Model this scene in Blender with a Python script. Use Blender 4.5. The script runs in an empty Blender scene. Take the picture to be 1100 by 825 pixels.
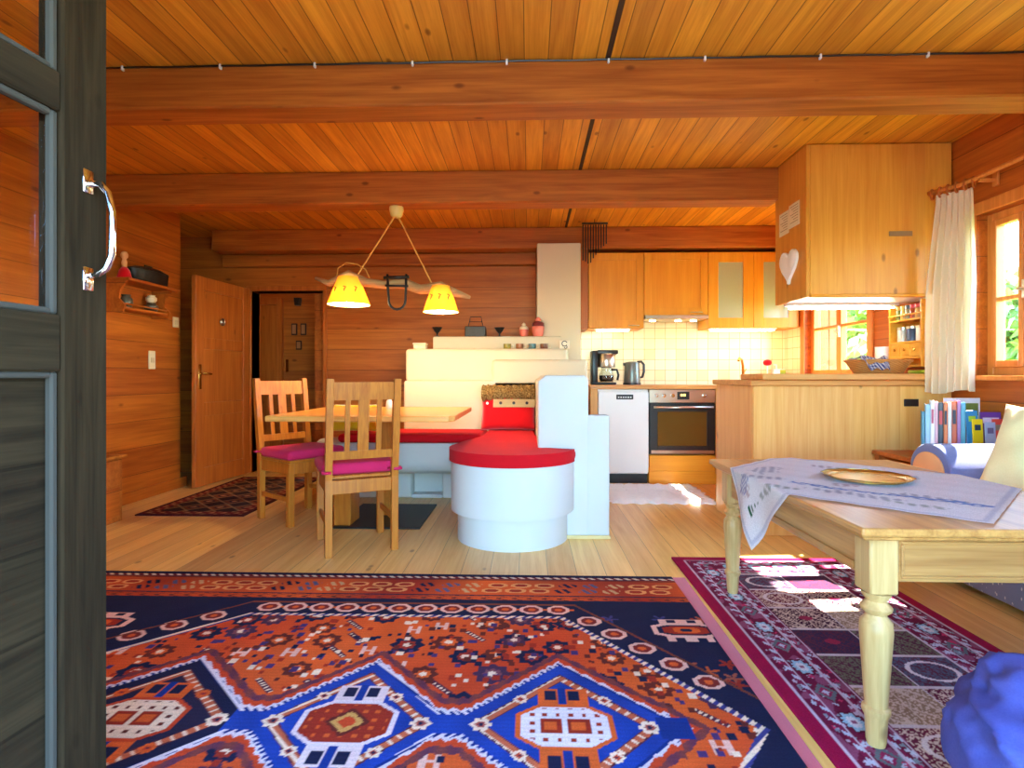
import bpy, bmesh, math, random
import numpy as np
from mathutils import Vector, Matrix
random.seed(7); rng = np.random.default_rng(7)
SC = bpy.context.scene
COL = SC.collection
PI = math.pi
R = math.radians

# ------------------------------------------------------------------ camera
cam_d = bpy.data.cameras.new('camera'); cam = bpy.data.objects.new('camera', cam_d); COL.objects.link(cam)
cam.location = (0, 0, 0.98); cam.rotation_euler = (R(90), 0, R(1.72))
cam_d.sensor_width = 36; cam_d.lens = 600/1100*36; cam_d.shift_y = -7.5/1100; cam_d.clip_start = 0.02; cam_d.clip_end = 200
SC.camera = cam

# ------------------------------------------------------------------ world, sun, exposure
world = bpy.data.worlds.new('world'); SC.world = world; world.use_nodes = True
wn = world.node_tree; wn.nodes.clear()
w_out = wn.nodes.new('ShaderNodeOutputWorld'); w_bg = wn.nodes.new('ShaderNodeBackground'); w_sky = wn.nodes.new('ShaderNodeTexSky')
w_sky.sky_type = 'NISHITA'; w_sky.sun_disc = False; w_sky.sun_elevation = R(46); w_sky.sun_rotation = R(90); w_sky.altitude = 900
w_bg.inputs['Strength'].default_value = 1.6
w_tint = wn.nodes.new('ShaderNodeMix'); w_tint.data_type = 'RGBA'; w_tint.blend_type = 'MULTIPLY'; w_tint.inputs[0].default_value = 1.0; w_tint.inputs[7].default_value = (0.74, 1.03, 1.14, 1)
wn.links.new(w_sky.outputs[0], w_tint.inputs[6]); wn.links.new(w_tint.outputs[2], w_bg.inputs[0]); wn.links.new(w_bg.outputs[0], w_out.inputs[0])
sun_d = bpy.data.lights.new('sun', 'SUN'); sun = bpy.data.objects.new('sun', sun_d); COL.objects.link(sun)
sun_d.energy = 30; sun_d.angle = R(0.6); sun_d.color = (1.0, 0.93, 0.82)
sun.rotation_euler = Vector((-1.0, -0.10, -1.18)).to_track_quat('-Z', 'Y').to_euler(); sun.location = (8, 3, 9)
vs = SC.view_settings
SC.display_settings.display_device = 'sRGB'
vs.view_transform = 'Standard'; vs.look = 'None'; vs.exposure = 1.18; vs.gamma = 1.0; vs.use_curve_mapping = False
SC.cycles.use_denoising = True
SC.cycles.max_bounces = 14; SC.cycles.diffuse_bounces = 8; SC.cycles.glossy_bounces = 5; SC.cycles.transmission_bounces = 8; SC.cycles.transparent_max_bounces = 12
SC.cycles.sample_clamp_indirect = 8.0
SC.cycles.caustics_reflective = False; SC.cycles.caustics_refractive = False

# ------------------------------------------------------------------ object helpers
OFF = {}
def S(r, g, b):
    f = lambda v: (v/255/12.92) if v/255 <= 0.04045 else ((v/255+0.055)/1.055)**2.4
    return (f(r), f(g), f(b), 1.0)
def thing(name, label, cat, loc=(0, 0, 0), rz=0.0, group=None, local=False):
    o = bpy.data.objects.new(name, None); COL.objects.link(o); o.empty_display_size = 0.05
    o.location = loc; o.rotation_euler = (0, 0, rz)
    o['label'] = label; o['category'] = cat
    if group: o['group'] = group
    OFF[o.name] = Vector((0, 0, 0)) if local else Vector(loc)
    return o
def frame(name, loc=(0, 0, 0), rz=0.0, local=False):
    o = bpy.data.objects.new(name, None); COL.objects.link(o); o['kind'] = 'structure'; o.empty_display_size = 0.05
    o.location = loc; o.rotation_euler = (0, 0, rz); OFF[o.name] = Vector((0, 0, 0)) if local else Vector(loc)
    return o
def obj(name, bm, mat, parent=None, smooth=False, label=None):
    off = OFF[parent.name] if parent else Vector((0, 0, 0))
    bmesh.ops.recalc_face_normals(bm, faces=bm.faces)
    if off.length > 0: bmesh.ops.translate(bm, verts=bm.verts, vec=-off)
    me = bpy.data.meshes.new(name); bm.to_mesh(me); bm.free()
    if smooth is not False:
        for p in me.polygons: p.use_smooth = True
        if smooth is not True and smooth:
            try: me.set_sharp_from_angle(angle=R(smooth))
            except Exception: pass
    o = bpy.data.objects.new(name, me); COL.objects.link(o)
    for m in (mat if isinstance(mat, (list, tuple)) else [mat]): me.materials.append(m)
    if parent: o.parent = parent; OFF[o.name] = off
    if label: o['label'] = label
    return o
def solo(name, bm, mat, label, cat, group=None, smooth=False):
    xs = [v.co for v in bm.verts]
    base = Vector(((min(v.x for v in xs)+max(v.x for v in xs))/2, (min(v.y for v in xs)+max(v.y for v in xs))/2, min(v.z for v in xs)))
    bmesh.ops.translate(bm, verts=bm.verts, vec=-base)
    o = obj(name, bm, mat, None, smooth); o.location = base
    o['label'] = label; o['category'] = cat
    if group: o['group'] = group
    return o
def struct(name, bm, mat, parent=None, smooth=False):
    o = obj(name, bm, mat, parent, smooth)
    if not parent: o['kind'] = 'structure'
    return o
def copy_thing(src, loc, rz=None, label=None):
    def cp(o, par):
        c = o.copy(); COL.objects.link(c)
        if par: c.parent = par
        for ch in [x for x in bpy.data.objects if x.parent == o]: cp(ch, c)
        return c
    c = cp(src, None); c.location = loc
    if rz is not None: c.rotation_euler = (0, 0, rz)
    if label: c['label'] = label
    return c

# ------------------------------------------------------------------ mesh helpers
def B(): return bmesh.new()
def box(bm, x0, x1, y0, y1, z0, z1, bev=0.0, M=None, seg=1):
    r = bmesh.ops.create_cube(bm, size=1.0); vs_ = r['verts']
    for v in vs_:
        v.co = Vector((x0+(v.co.x+.5)*(x1-x0), y0+(v.co.y+.5)*(y1-y0), z0+(v.co.z+.5)*(z1-z0)))
    if bev > 0:
        es = list({e for v in vs_ for e in v.link_edges})
        r2 = bmesh.ops.bevel(bm, geom=es, offset=min(bev, .45*min(abs(x1-x0), abs(y1-y0), abs(z1-z0))), segments=seg, profile=0.5, affect='EDGES')
        vs_ = list({v for f in r2['faces'] for v in f.verts} | {v for v in vs_ if v.is_valid})
    if M is not None: bmesh.ops.transform(bm, matrix=M, verts=vs_)
    return vs_
def prism(bm, pts, axis, a, b, bev=0.0, seg=2):
    """extrude a 2D outline: axis 'z' pts=(x,y); 'y' pts=(x,z); 'x' pts=(y,z)"""
    def P(p, t): return {'z': (p[0], p[1], t), 'y': (p[0], t, p[1]), 'x': (t, p[0], p[1])}[axis]
    lo = [bm.verts.new(P(p, a)) for p in pts]; hi = [bm.verts.new(P(p, b)) for p in pts]
    n = len(pts); fs = [bm.faces.new(lo[::-1]), bm.faces.new(hi)]
    for i in range(n): fs.append(bm.faces.new((lo[i], lo[(i+1) % n], hi[(i+1) % n], hi[i])))
    if bev > 0:
        es = list({e for f in fs[:2] for e in f.edges} )
        bmesh.ops.bevel(bm, geom=es, offset=bev, segments=seg, profile=0.5, affect='EDGES')
    return lo+hi
def lathe(bm, prof, c=(0, 0, 0), seg=24, M=None, cap=True):
    rings = []; allv = []
    for r, z in prof:
        if r < 1e-5: ring = [bm.verts.new((c[0], c[1], c[2]+z))]
        else: ring = [bm.verts.new((c[0]+r*math.cos(2*PI*i/seg), c[1]+r*math.sin(2*PI*i/seg), c[2]+z)) for i in range(seg)]
        rings.append(ring); allv += ring
    for a, b in zip(rings, rings[1:]):
        for i in range(seg):
            j = (i+1) % seg
            if len(a) == 1 and len(b) == 1: continue
            if len(a) == 1: bm.faces.new((a[0], b[j], b[i]))
            elif len(b) == 1: bm.faces.new((a[i], a[j], b[0]))
            else: bm.faces.new((a[i], a[j], b[j], b[i]))
    if cap:
        if len(rings[0]) > 1: bm.faces.new(rings[0][::-1])
        if len(rings[-1]) > 1: bm.faces.new(rings[-1])
    if M is not None: bmesh.ops.transform(bm, matrix=M, verts=allv)
    return allv
def tube(bm, pts, r, seg=8, closed=False, rs=None):
    pts = [Vector(p) for p in pts]; n = len(pts); rings = []
    up = Vector((0, 0, 1)); prev = None
    for i, p in enumerate(pts):
        a = pts[(i-1) % n] if (closed or i > 0) else p; b = pts[(i+1) % n] if (closed or i < n-1) else p
        t = (b-a).normalized()
        if prev is None:
            s = t.cross(up); s = s if s.length > 1e-3 else t.cross(Vector((1, 0, 0)))
        else: s = prev-t*prev.dot(t)
        s.normalize(); prev = s; w = t.cross(s)
        rr = rs[i] if rs else r
        rings.append([bm.verts.new(p+rr*(math.cos(2*PI*k/seg)*s+math.sin(2*PI*k/seg)*w)) for k in range(seg)])
    m = n if closed else n-1
    for i in range(m):
        a, b = rings[i], rings[(i+1) % n]
        for k in range(seg): bm.faces.new((a[k], a[(k+1) % seg], b[(k+1) % seg], b[k]))
    if not closed: bm.faces.new(rings[0][::-1]); bm.faces.new(rings[-1])
    return [v for q in rings for v in q]
def arc(c, r, a0, a1, n, plane='xy'):
    out = []
    for i in range(n+1):
        a = R(a0+(a1-a0)*i/n); u, v = r*math.cos(a), r*math.sin(a)
        out.append({'xy': (c[0]+u, c[1]+v, c[2]), 'xz': (c[0]+u, c[1], c[2]+v), 'yz': (c[0], c[1]+u, c[2]+v)}[plane])
    return out
def surf(bm, fn, nu, nv, closed_u=False):
    V = [[bm.verts.new(fn(i/(nu if closed_u else nu-1), j/(nv-1))) for j in range(nv)] for i in range(nu)]
    for i in range(nu if closed_u else nu-1):
        for j in range(nv-1):
            bm.faces.new((V[i][j], V[(i+1) % nu][j], V[(i+1) % nu][j+1], V[i][j+1]))
    return [v for q in V for v in q]
def pillow_bm(w, h, t, n=18, pw=0.42, wr=0.0):
    """cushion lying in local XZ, thickness along Y, centre at origin"""
    bm = B()
    def th(u, v): return t*0.5*(max(0, (1-u*u))**pw)*(max(0, (1-v*v))**pw)
    top = {}; bot = {}
    for i in range(n+1):
        for j in range(n+1):
            u = -1+2*i/n; v = -1+2*j/n
            k = 1-0.06*(1-abs(u)**2)*abs(v)**3; k2 = 1-0.06*(1-abs(v)**2)*abs(u)**3
            x = u*w/2*k2; z = v*h/2*k; d = th(u, v)
            wn_ = wr*(math.sin(9*u+4*v)+math.sin(7*v-5*u+1))*d/t
            a = bm.verts.new((x, -d-wn_, z)); top[i, j] = a
            bot[i, j] = a if d < 1e-6 else bm.verts.new((x, d+wn_, z))
    for i in range(n):
        for j in range(n):
            q = [top[i, j], top[i+1, j], top[i+1, j+1], top[i, j+1]]
            bm.faces.new(q)
            q = [bot[i, j], bot[i, j+1], bot[i+1, j+1], bot[i+1, j]]
            if len(set(q)) == 4 and not all(a in top.values() for a in q): bm.faces.new(q)
            elif len(set(q)) == 4:
                try: bm.faces.new(q)
                except ValueError: pass
    return bm
def xform(bm, M): bmesh.ops.transform(bm, matrix=M, verts=bm.verts); return bm

# ------------------------------------------------------------------ material helpers
class NB:
    def __init__(s, name):
        s.m = bpy.data.materials.new(name); s.m.use_nodes = True; s.t = s.m.node_tree; s.t.nodes.clear()
        s.out = s.t.nodes.new('ShaderNodeOutputMaterial'); s.p = s.t.nodes.new('ShaderNodeBsdfPrincipled')
        s.t.links.new(s.p.outputs[0], s.out.inputs[0])
    def n(s, kind, **kw):
        nd = s.t.nodes.new('ShaderNode'+kind)
        for k, v in kw.items(): setattr(nd, k, v)
        return nd
    def L(s, a, b): s.t.links.new(a, b)
    def put(s, sock, v):
        if isinstance(v, bpy.types.NodeSocket): s.L(v, sock)
        else: sock.default_value = v
    def M(s, op, a, b=0.0, c=0.0):
        nd = s.n('Math', operation=op); s.put(nd.inputs[0], a); s.put(nd.inputs[1], b); s.put(nd.inputs[2], c); return nd.outputs[0]
    def mix(s, f, a, b, mode='MIX'):
        nd = s.n('Mix', data_type='RGBA', blend_type=mode); s.put(nd.inputs[0], f); s.put(nd.inputs[6], a); s.put(nd.inputs[7], b); return nd.outputs[2]
    def ramp(s, f, stops):
        nd = s.n('ValToRGB'); e = nd.color_ramp.elements
        while len(e) < len(stops): e.new(0.5)
        for q, (p, c) in zip(e, stops): q.position = p; q.color = c
        s.put(nd.inputs[0], f); return nd.outputs[0]
    def obj(s): return s.n('TexCoord').outputs['Object']
    def noise(s, vec, scale, detail=3, rough=0.55, dist=0.0):
        nd = s.n('TexNoise'); s.L(vec, nd.inputs['Vector']); nd.inputs['Scale'].default_value = scale; nd.inputs['Detail'].default_value = detail
        nd.inputs['Roughness'].default_value = rough; nd.inputs['Distortion'].default_value = dist; return nd.outputs[0]
    def bump(s, h, st=0.3, d=0.01):
        nd = s.n('Bump'); nd.inputs['Strength'].default_value = st; nd.inputs['Distance'].default_value = d; s.L(h, nd.inputs['Height']); s.L(nd.outputs[0], s.p.inputs['Normal'])
    def set(s, color=None, rough=None, metal=None, spec=None, **kw):
        if color is not None: s.put(s.p.inputs['Base Color'], color)
        if rough is not None: s.put(s.p.inputs['Roughness'], rough)
        if metal is not None: s.p.inputs['Metallic'].default_value = metal
        if spec is not None: s.p.inputs['Specular IOR Level'].default_value = spec
        for k, v in kw.items(): s.put(s.p.inputs[k.replace('_', ' ')], v)
        return s.m

def wood(name, light, dark, grain='X', planks=None, width=0.11, rough=0.5, groove=0.35, jit=0.35, knots=0.7, gs=1.0, groove_w=0.02, spec=0.35, phase=0.0, jsat=0.0):
    b = NB(name); co = b.obj(); sep = b.n('SeparateXYZ'); b.L(co, sep.inputs[0]); ax = {'X': sep.outputs[0], 'Y': sep.outputs[1], 'Z': sep.outputs[2]}
    others = [a for a in 'XYZ' if a != grain]
    g, u, v = ax[grain], ax[others[0]], ax[others[1]]
    jitv = None; gro = None
    if planks:
        q = b.M('DIVIDE', b.M('ADD', ax[planks], phase), width); cell = b.M('FLOOR', q); fr = b.M('FRACT', q)
        wnz = b.n('TexWhiteNoise', noise_dimensions='1D'); b.L(cell, wnz.inputs['W']); jitv = wnz.outputs[0]
        g = b.M('ADD', g, b.M('MULTIPLY', jitv, 37.0))
        edge = b.M('MINIMUM', fr, b.M('SUBTRACT', 1.0, fr)); gro = b.M('SMOOTHSTEP' if False else 'LESS_THAN', edge, groove_w)
    cmb = b.n('CombineXYZ'); b.L(b.M('MULTIPLY', g, 0.9*gs), cmb.inputs[0]); b.L(b.M('MULTIPLY', u, 14.0*gs), cmb.inputs[1]); b.L(b.M('MULTIPLY', v, 14.0*gs), cmb.inputs[2])
    n1 = b.noise(cmb.outputs[0], 1.6, 4, 0.6, 0.6)
    cmb2 = b.n('CombineXYZ'); b.L(b.M('MULTIPLY', g, 2.0*gs), cmb2.inputs[0]); b.L(b.M('MULTIPLY', u, 70.0*gs), cmb2.inputs[1]); b.L(b.M('MULTIPLY', v, 70.0*gs), cmb2.inputs[2])
    n2 = b.noise(cmb2.outputs[0], 1.5, 2, 0.5)
    f = b.M('ADD', b.M('MULTIPLY', n1, 0.75), b.M('MULTIPLY', n2, 0.3))
    mid = tuple((light[i]+dark[i])/2 for i in range(3))+(1,)
    c = b.ramp(f, [(0.33, dark), (0.5, mid), (0.66, light)])
    if knots:
        vo = b.n('TexVoronoi'); ck = b.n('CombineXYZ'); b.L(b.M('MULTIPLY', g, 3.4*gs), ck.inputs[0]); b.L(b.M('MULTIPLY', u, 7.0*gs), ck.inputs[1]); b.L(b.M('MULTIPLY', v, 7.0*gs), ck.inputs[2])
        b.L(ck.outputs[0], vo.inputs['Vector']); vo.inputs['Scale'].default_value = 1.0
        k = b.ramp(vo.outputs['Distance'], [(0.05, (1, 1, 1, 1)), (0.11, (0, 0, 0, 1))])
        kd = (dark[0]*0.38, dark[1]*0.3, dark[2]*0.3, 1)
        c = b.mix(b.M('MULTIPLY', k, knots), c, kd)
    if jitv is not None:
        hs = b.n('HueSaturation'); b.L(c, hs.inputs['Color']); b.L(b.M('ADD', 1.0-jit/2, b.M('MULTIPLY', jitv, jit)), hs.inputs['Value'])
        b.L(b.M('ADD', 0.497, b.M('MULTIPLY', jitv, 0.008)), hs.inputs['Hue']); c = hs.outputs[0]
        c = b.mix(b.M('MULTIPLY', gro, groove), c, (dark[0]*.12, dark[1]*.12, dark[2]*.12, 1))
        b.bump(b.M('SUBTRACT', b.M('MULTIPLY', n2, 0.1), gro), 0.5, 0.004)
    else:
        b.bump(n2, 0.12, 0.003)
    return b.set(c, rough, spec=spec)
def plain(name, color, rough=0.5, metal=0.0, spec=0.5, var=0.06, scale=6.0, bump=0.0, bscale=60, **kw):
    b = NB(name); co = b.obj(); n = b.noise(co, scale, 3)
    hs = b.n('HueSaturation'); hs.inputs['Color'].default_value = color; b.L(b.M('ADD', 1-var, b.M('MULTIPLY', n, 2*var)), hs.inputs['Value'])
    if bump: b.bump(b.noise(co, bscale, 3), bump, 0.004)
    return b.set(hs.outputs[0], rough, metal, spec, **kw)
def fabric(name, color, color2=None, scale=220, var=0.12, bump=0.35, sheen=0.3):
    b = NB(name); co = b.obj(); n = b.noise(co, scale, 2); n2 = b.noise(co, 7, 3)
    c2 = color2 or tuple(x*0.75 for x in color[:3])+(1,)
    c = b.mix(n, color, c2); hs = b.n('HueSaturation'); b.L(c, hs.inputs['Color']); b.L(b.M('ADD', 1-var, b.M('MULTIPLY', n2, 2*var)), hs.inputs['Value'])
    b.bump(n, bump, 0.002); return b.set(hs.outputs[0], 0.95, spec=0.15, Sheen_Weight=sheen)
def attr_mat(name, rough=0.95, bump=0.5, spec=0.1, scale=260, sheen=0.0):
    b = NB(name); a = b.n('Attribute'); a.attribute_name = 'pattern'; co = b.obj(); n = b.noise(co, scale, 2)
    c = b.mix(0.28, a.outputs['Color'], b.mix(1.0, a.outputs['Color'], b.ramp(n, [(0.3, (.35, .35, .35, 1)), (0.7, (1.4, 1.4, 1.4, 1))]), 'MULTIPLY'))
    b.bump(n, bump, 0.003); return b.set(c, rough, spec=spec, Sheen_Weight=sheen)
def emit(name, color, strength):
    b = NB(name); return b.set(color, 0.5, Emission_Color=color, Emission_Strength=strength)
def glass_mat(name, tint=(1, 1, 1, 1), rough=0.0):
    b = NB(name); tr = b.n('BsdfTransparent'); tr.inputs[0].default_value = tint; gl = b.n('BsdfGlossy'); gl.inputs['Roughness'].default_value = rough
    ge = b.n('NewGeometry'); dt = b.n('VectorMath', operation='DOT_PRODUCT'); b.L(ge.outputs['Incoming'], dt.inputs[0]); b.L(ge.outputs['Normal'], dt.inputs[1]); ci = b.M('SUBTRACT', 1.0, b.M('ABSOLUTE', dt.outputs['Value'])); fz = b.M('ADD', 0.04, b.M('MULTIPLY', 0.9, b.M('POWER', ci, 5.0))); mx = b.n('MixShader'); b.L(fz, mx.inputs[0]); b.L(tr.outputs[0], mx.inputs[1]); b.L(gl.outputs[0], mx.inputs[2])
    b.L(mx.outputs[0], b.out.inputs[0]); return b.m

M = {}
M['ceil'] = wood('ceiling_boards', S(228, 156, 50), S(190, 114, 28), 'Y', 'X', 0.108, 0.45, 0.75, 0.34, 0.8, phase=0.02)
M['beam'] = wood('beam_wood', S(190, 108, 36), S(144, 70, 16), 'X', None, rough=0.55, knots=0.7, gs=1.0)
M['wall_x'] = wood('wall_boards_back', S(190, 108, 40), S(150, 76, 22), 'X', 'Z', 0.21, 0.5, 0.6, 0.25, 0.7, groove_w=0.012, gs=0.8)
M['wall_y'] = wood('wall_boards_side', S(192, 102, 34), S(150, 70, 18), 'Y', 'Z', 0.21, 0.5, 0.6, 0.25, 0.7, groove_w=0.012, gs=0.8)
M['floor'] = wood('floor_boards', S(244, 202, 120), S(222, 168, 84), 'Y', 'X', 0.145, 0.32, 0.55, 0.22, 0.75, groove_w=0.012, phase=0.05, spec=0.45)
M['kitchen'] = wood('kitchen_front_wood', S(230, 156, 44), S(216, 136, 30), 'Z', None, rough=0.4, knots=0.0, gs=0.8)
M['kitchen_x'] = wood('kitchen_rail_wood', S(230, 156, 44), S(216, 136, 30), 'X', None, rough=0.4, knots=0.0, gs=0.8)
M['pine_z'] = wood('knotty_pine_panel', S(240, 186, 108), S(226, 158, 78), 'Z', 'X', 0.14, 0.42, 0.06, 0.08, 0.75, groove_w=0.006)
M['pine_side'] = wood('knotty_pine_side', S(236, 176, 98), S(218, 146, 70), 'Z', None, rough=0.42, knots=0.7)
M['hang_z'] = wood('less_lit_pine_panel', S(232, 164, 66), S(216, 140, 48), 'Z', 'X', 0.14, 0.42, 0.06, 0.08, 0.75, groove_w=0.006)  # same pine as the bar, its weaker light put into the colour
M['hang_side'] = wood('less_lit_pine_side', S(222, 150, 58), S(200, 124, 40), 'Z', None, rough=0.42, knots=0.7)  # side boards of that pine, weaker light again in the tone
M['worktop'] = wood('worktop_wood', S(226, 164, 92), S(196, 126, 60), 'X', None, rough=0.35, knots=0.2)
M['chair'] = wood('chair_wood', S(196, 118, 38), S(160, 84, 22), 'Z', None, rough=0.35, knots=0.25, gs=1.4)
M['table_top'] = wood('dining_table_wood', S(236, 170, 90), S(212, 138, 60), 'X', None, rough=0.28, knots=0.3)
M['pale_pine'] = wood('pale_waxed_pine', S(208, 168, 110), S(178, 134, 78), 'Z', None, rough=0.4, knots=0.6, gs=1.2)
M['pale_pine_x'] = wood('pale_waxed_pine_rail', S(192, 138, 78), S(150, 98, 50), 'X', None, rough=0.4, knots=0.6, gs=1.2)
M['pale_pine_y'] = wood('pale_waxed_pine_side', S(200, 144, 78), S(158, 102, 50), 'Y', None, rough=0.33, knots=0.5, gs=1.2)
M['old_wood'] = wood('weathered_dark_wood', S(50, 38, 24), S(27, 19, 11), 'Z', None, rough=0.9, knots=0.3, gs=1.6, spec=0.1)
M['old_wood_x'] = wood('weathered_dark_panel', S(50, 39, 26), S(26, 19, 12), 'X', 'Z', 0.16, 0.9, 0.4, 0.3, 0.4, gs=1.5, spec=0.1)
M['bead'] = plain('blue_grey_bead', S(54, 50, 44), 0.85)
M['redwood'] = wood('door_red_pine', S(192, 108, 42), S(158, 78, 24), 'Z', None, rough=0.42, knots=0.5)
M['win_wood'] = wood('window_wood', S(226, 146, 70), S(200, 116, 46), 'Z', None, rough=0.42, knots=0.2)
M['spice_wood'] = wood('spice_rack_wood', S(240, 176, 60), S(226, 150, 40), 'Y', None, rough=0.4, knots=0.3)
M['plaster'] = plain('white_plaster', S(204, 204, 200), 0.85, var=0.03, scale=3, bump=0.12, bscale=25)
M['cream'] = plain('lamp_warmed_plaster', S(216, 202, 170), 0.85, var=0.03, scale=3, bump=0.12, bscale=25)  # same white plaster, with the lamps' warm light put into its colour
def tile_mat(name, ux, pitch):
    b = NB(name); sep = b.n('SeparateXYZ'); b.L(b.obj(), sep.inputs[0]); a = b.M('DIVIDE', sep.outputs[ux], pitch); z = b.M('DIVIDE', b.M('ADD', sep.outputs[2], 0.02), pitch)
    fa, fz = b.M('FRACT', a), b.M('FRACT', z)
    e = b.M('MINIMUM', b.M('MINIMUM', fa, b.M('SUBTRACT', 1.0, fa)), b.M('MINIMUM', fz, b.M('SUBTRACT', 1.0, fz))); gr = b.M('LESS_THAN', e, 0.022)
    cx = b.n('CombineXYZ'); b.L(b.M('FLOOR', a), cx.inputs[0]); b.L(b.M('FLOOR', z), cx.inputs[1]); w = b.n('TexWhiteNoise', noise_dimensions='2D'); b.L(cx.outputs[0], w.inputs['Vector'])
    c = b.mix(w.outputs[0], S(240, 226, 176), S(246, 236, 200)); c = b.mix(b.M('GREATER_THAN', w.outputs[0], 0.9), c, S(240, 222, 168))
    c = b.mix(gr, c, S(196, 172, 112)); b.bump(b.M('SUBTRACT', 1.0, gr), 0.5, 0.004); return b.set(c, 0.22)
M['tile_x'] = tile_mat('cream_tiles_back', 0, 0.107); M['tile_y'] = tile_mat('cream_tiles_side', 1, 0.107)
M['white'] = plain('white_enamel', S(240, 238, 232), 0.3, var=0.015)
M['dark'] = plain('dark_plastic', S(34, 32, 32), 0.35)
M['black'] = plain('black_iron', S(40, 38, 38), 0.45, metal=0.4, bump=0.1)
M['steel'] = plain('brushed_steel', S(206, 196, 180), 0.28, metal=1.0, var=0.05)
M['chrome'] = plain('chrome', S(228, 230, 234), 0.1, metal=1.0, var=0.02)
M['brass'] = plain('brass', S(214, 178, 92), 0.22, metal=1.0)
M['red'] = fabric('red_bench_fabric', S(206, 20, 32), S(188, 12, 24), sheen=.03)
M['redfelt'] = fabric('red_pillow_felt', S(214, 10, 26), S(196, 6, 20))
M['purple'] = fabric('crimson_cushion_fabric', S(214, 46, 92), S(188, 28, 80), sheen=.05)
M['blue'] = fabric('blue_cotton', S(88, 94, 172), S(70, 78, 152), bump=0.2, sheen=0.0)
M['sofa_blue'] = fabric('blue_grey_sofa_fabric', S(112, 118, 160), S(90, 96, 140))
M['cream_fab'] = fabric('pale_yellow_cushion_fabric', S(232, 222, 172), S(220, 206, 148), bump=0.2)
M['white_fab'] = fabric('white_linen', S(248, 247, 242), S(240, 238, 230), bump=0.2, var=.05)
M['yellow_fab'] = fabric('yellow_cotton', S(236, 196, 40), S(222, 176, 24), bump=0.2)
M['pink_felt'] = fabric('rose_underlay_felt', S(206, 92, 104), S(190, 78, 92), bump=0.3)
M['peach'] = plain('peach_panel', S(226, 164, 110), 0.7)
M['glass'] = glass_mat('window_glass'); M['smoke'] = glass_mat('oven_glass', (.42, .34, .2, 1)); M['clear'] = glass_mat('jar_glass', (.93, .95, .93, 1))
M['frost'] = plain('frosted_cabinet_glass', S(206, 204, 176), 0.25, spec=0.6, Transmission_Weight=0.55)
b_ = NB('pale_cabinet_glass'); tr_ = b_.n('BsdfTransparent'); mx_ = b_.n('MixShader'); mx_.inputs[0].default_value = .5; b_.set(S(206, 206, 176), .12); b_.L(tr_.outputs[0], mx_.inputs[1]); b_.L(b_.p.outputs[0], mx_.inputs[2]); b_.L(mx_.outputs[0], b_.out.inputs[0]); M['cabglass'] = b_.m
M['paper'] = plain('white_paper', S(240, 238, 234), 0.8, var=0.03)
M['terrace'] = plain('terrace_stone', S(128, 130, 128), 0.9, var=0.15, scale=2)
M['lawn'] = plain('lawn', S(120, 160, 60), 0.95, var=0.3, scale=8)

# ------------------------------------------------------------------ room shell
XL, XR, YF, YB, ZC = -3.1, 2.6, -0.02, 5.75, 2.42
bm = B(); box(bm, XL-.8, XR+.16, YF-.14, 7.5, -0.12, 0.0); struct('floor', bm, M['floor'])
bm = B(); box(bm, XL-.8, XR+.16, YF-.14, 7.5, ZC, ZC+.12); struct('ceiling', bm, M['ceil'])
bm = B(); box(bm, 0.345, 0.368, YF, YB, ZC-0.006, ZC); struct('trim_1', bm, plain('dark_ceiling_joint', S(60, 34, 14), 0.8))
bm = B(); box(bm, XL-.16, XL, YF-.14, 4.88, 0, ZC); box(bm, XL-.76, XL-.6, 4.72, 7.5, 0, ZC); box(bm, XL-.6, XL-.16, 4.72, 4.88, 0, ZC); struct('wall_left', bm, M['wall_y'])
WY0, WY1, WZ0, WZ1 = 2.42, 3.32, 0.99, 1.915      # room window opening
KY0, KY1, KZ0, KZ1 = 4.36, 5.34, 0.96, 1.78       # kitchen window opening
bm = B()
for a in ((YF-.14, .55, 0, ZC), (.55, 1.45, 0, WZ0), (.55, 1.45, WZ1, ZC), (1.45, WY0, 0, ZC), (WY0, WY1, 0, WZ0), (WY0, WY1, WZ1, ZC), (WY1, KY0, 0, ZC), (KY0, KY1, 0, KZ0), (KY0, KY1, KZ1, ZC), (KY1, 5.95, 0, ZC)):
    box(bm, XR, XR+.16, a[0], a[1], a[2], a[3])
struct('wall_right', bm, M['wall_y'])
HX0, HX1, HZ = -2.84, -2.1, 1.86                  # hall doorway
bm = B()
box(bm, XL-.6, HX0, YB-.1, YB+.06, 0, ZC); box(bm, HX1, XR, YB-.1 + .1, YB+.16, 0, ZC); box(bm, HX0, HX1, YB-.1, YB+.06, HZ, ZC); box(bm, HX1, 0.07, YB-.1, YB+.01, 0, ZC)
struct('wall_back', bm, M['wall_x'])
bm = B(); box(bm, XL-.6, -2.15, 6.6, 6.76, 0, ZC); struct('wall_hall_back', bm, M['wall_x'])
bm = B(); box(bm, -2.25, -2.15, YB+.0605, 6.6, 0, ZC); struct('wall_hall_right', bm, M['wall_y'])
bm = B(); box(bm, XL-.16, -1.05, YF-.14, YF, 0, ZC); box(bm, 1.3, XR+.16, YF-.14, YF, 0, ZC); box(bm, -1.05, 1.3, YF-.14, YF, 2.02, ZC)
struct('wall_front', bm, M['wall_x'])
bm = B(); box(bm, XL, XL+.022, 0.0, 4.95, 0, 0.09, 0.004); struct('baseboard_left', bm, M['wall_y'])
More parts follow.
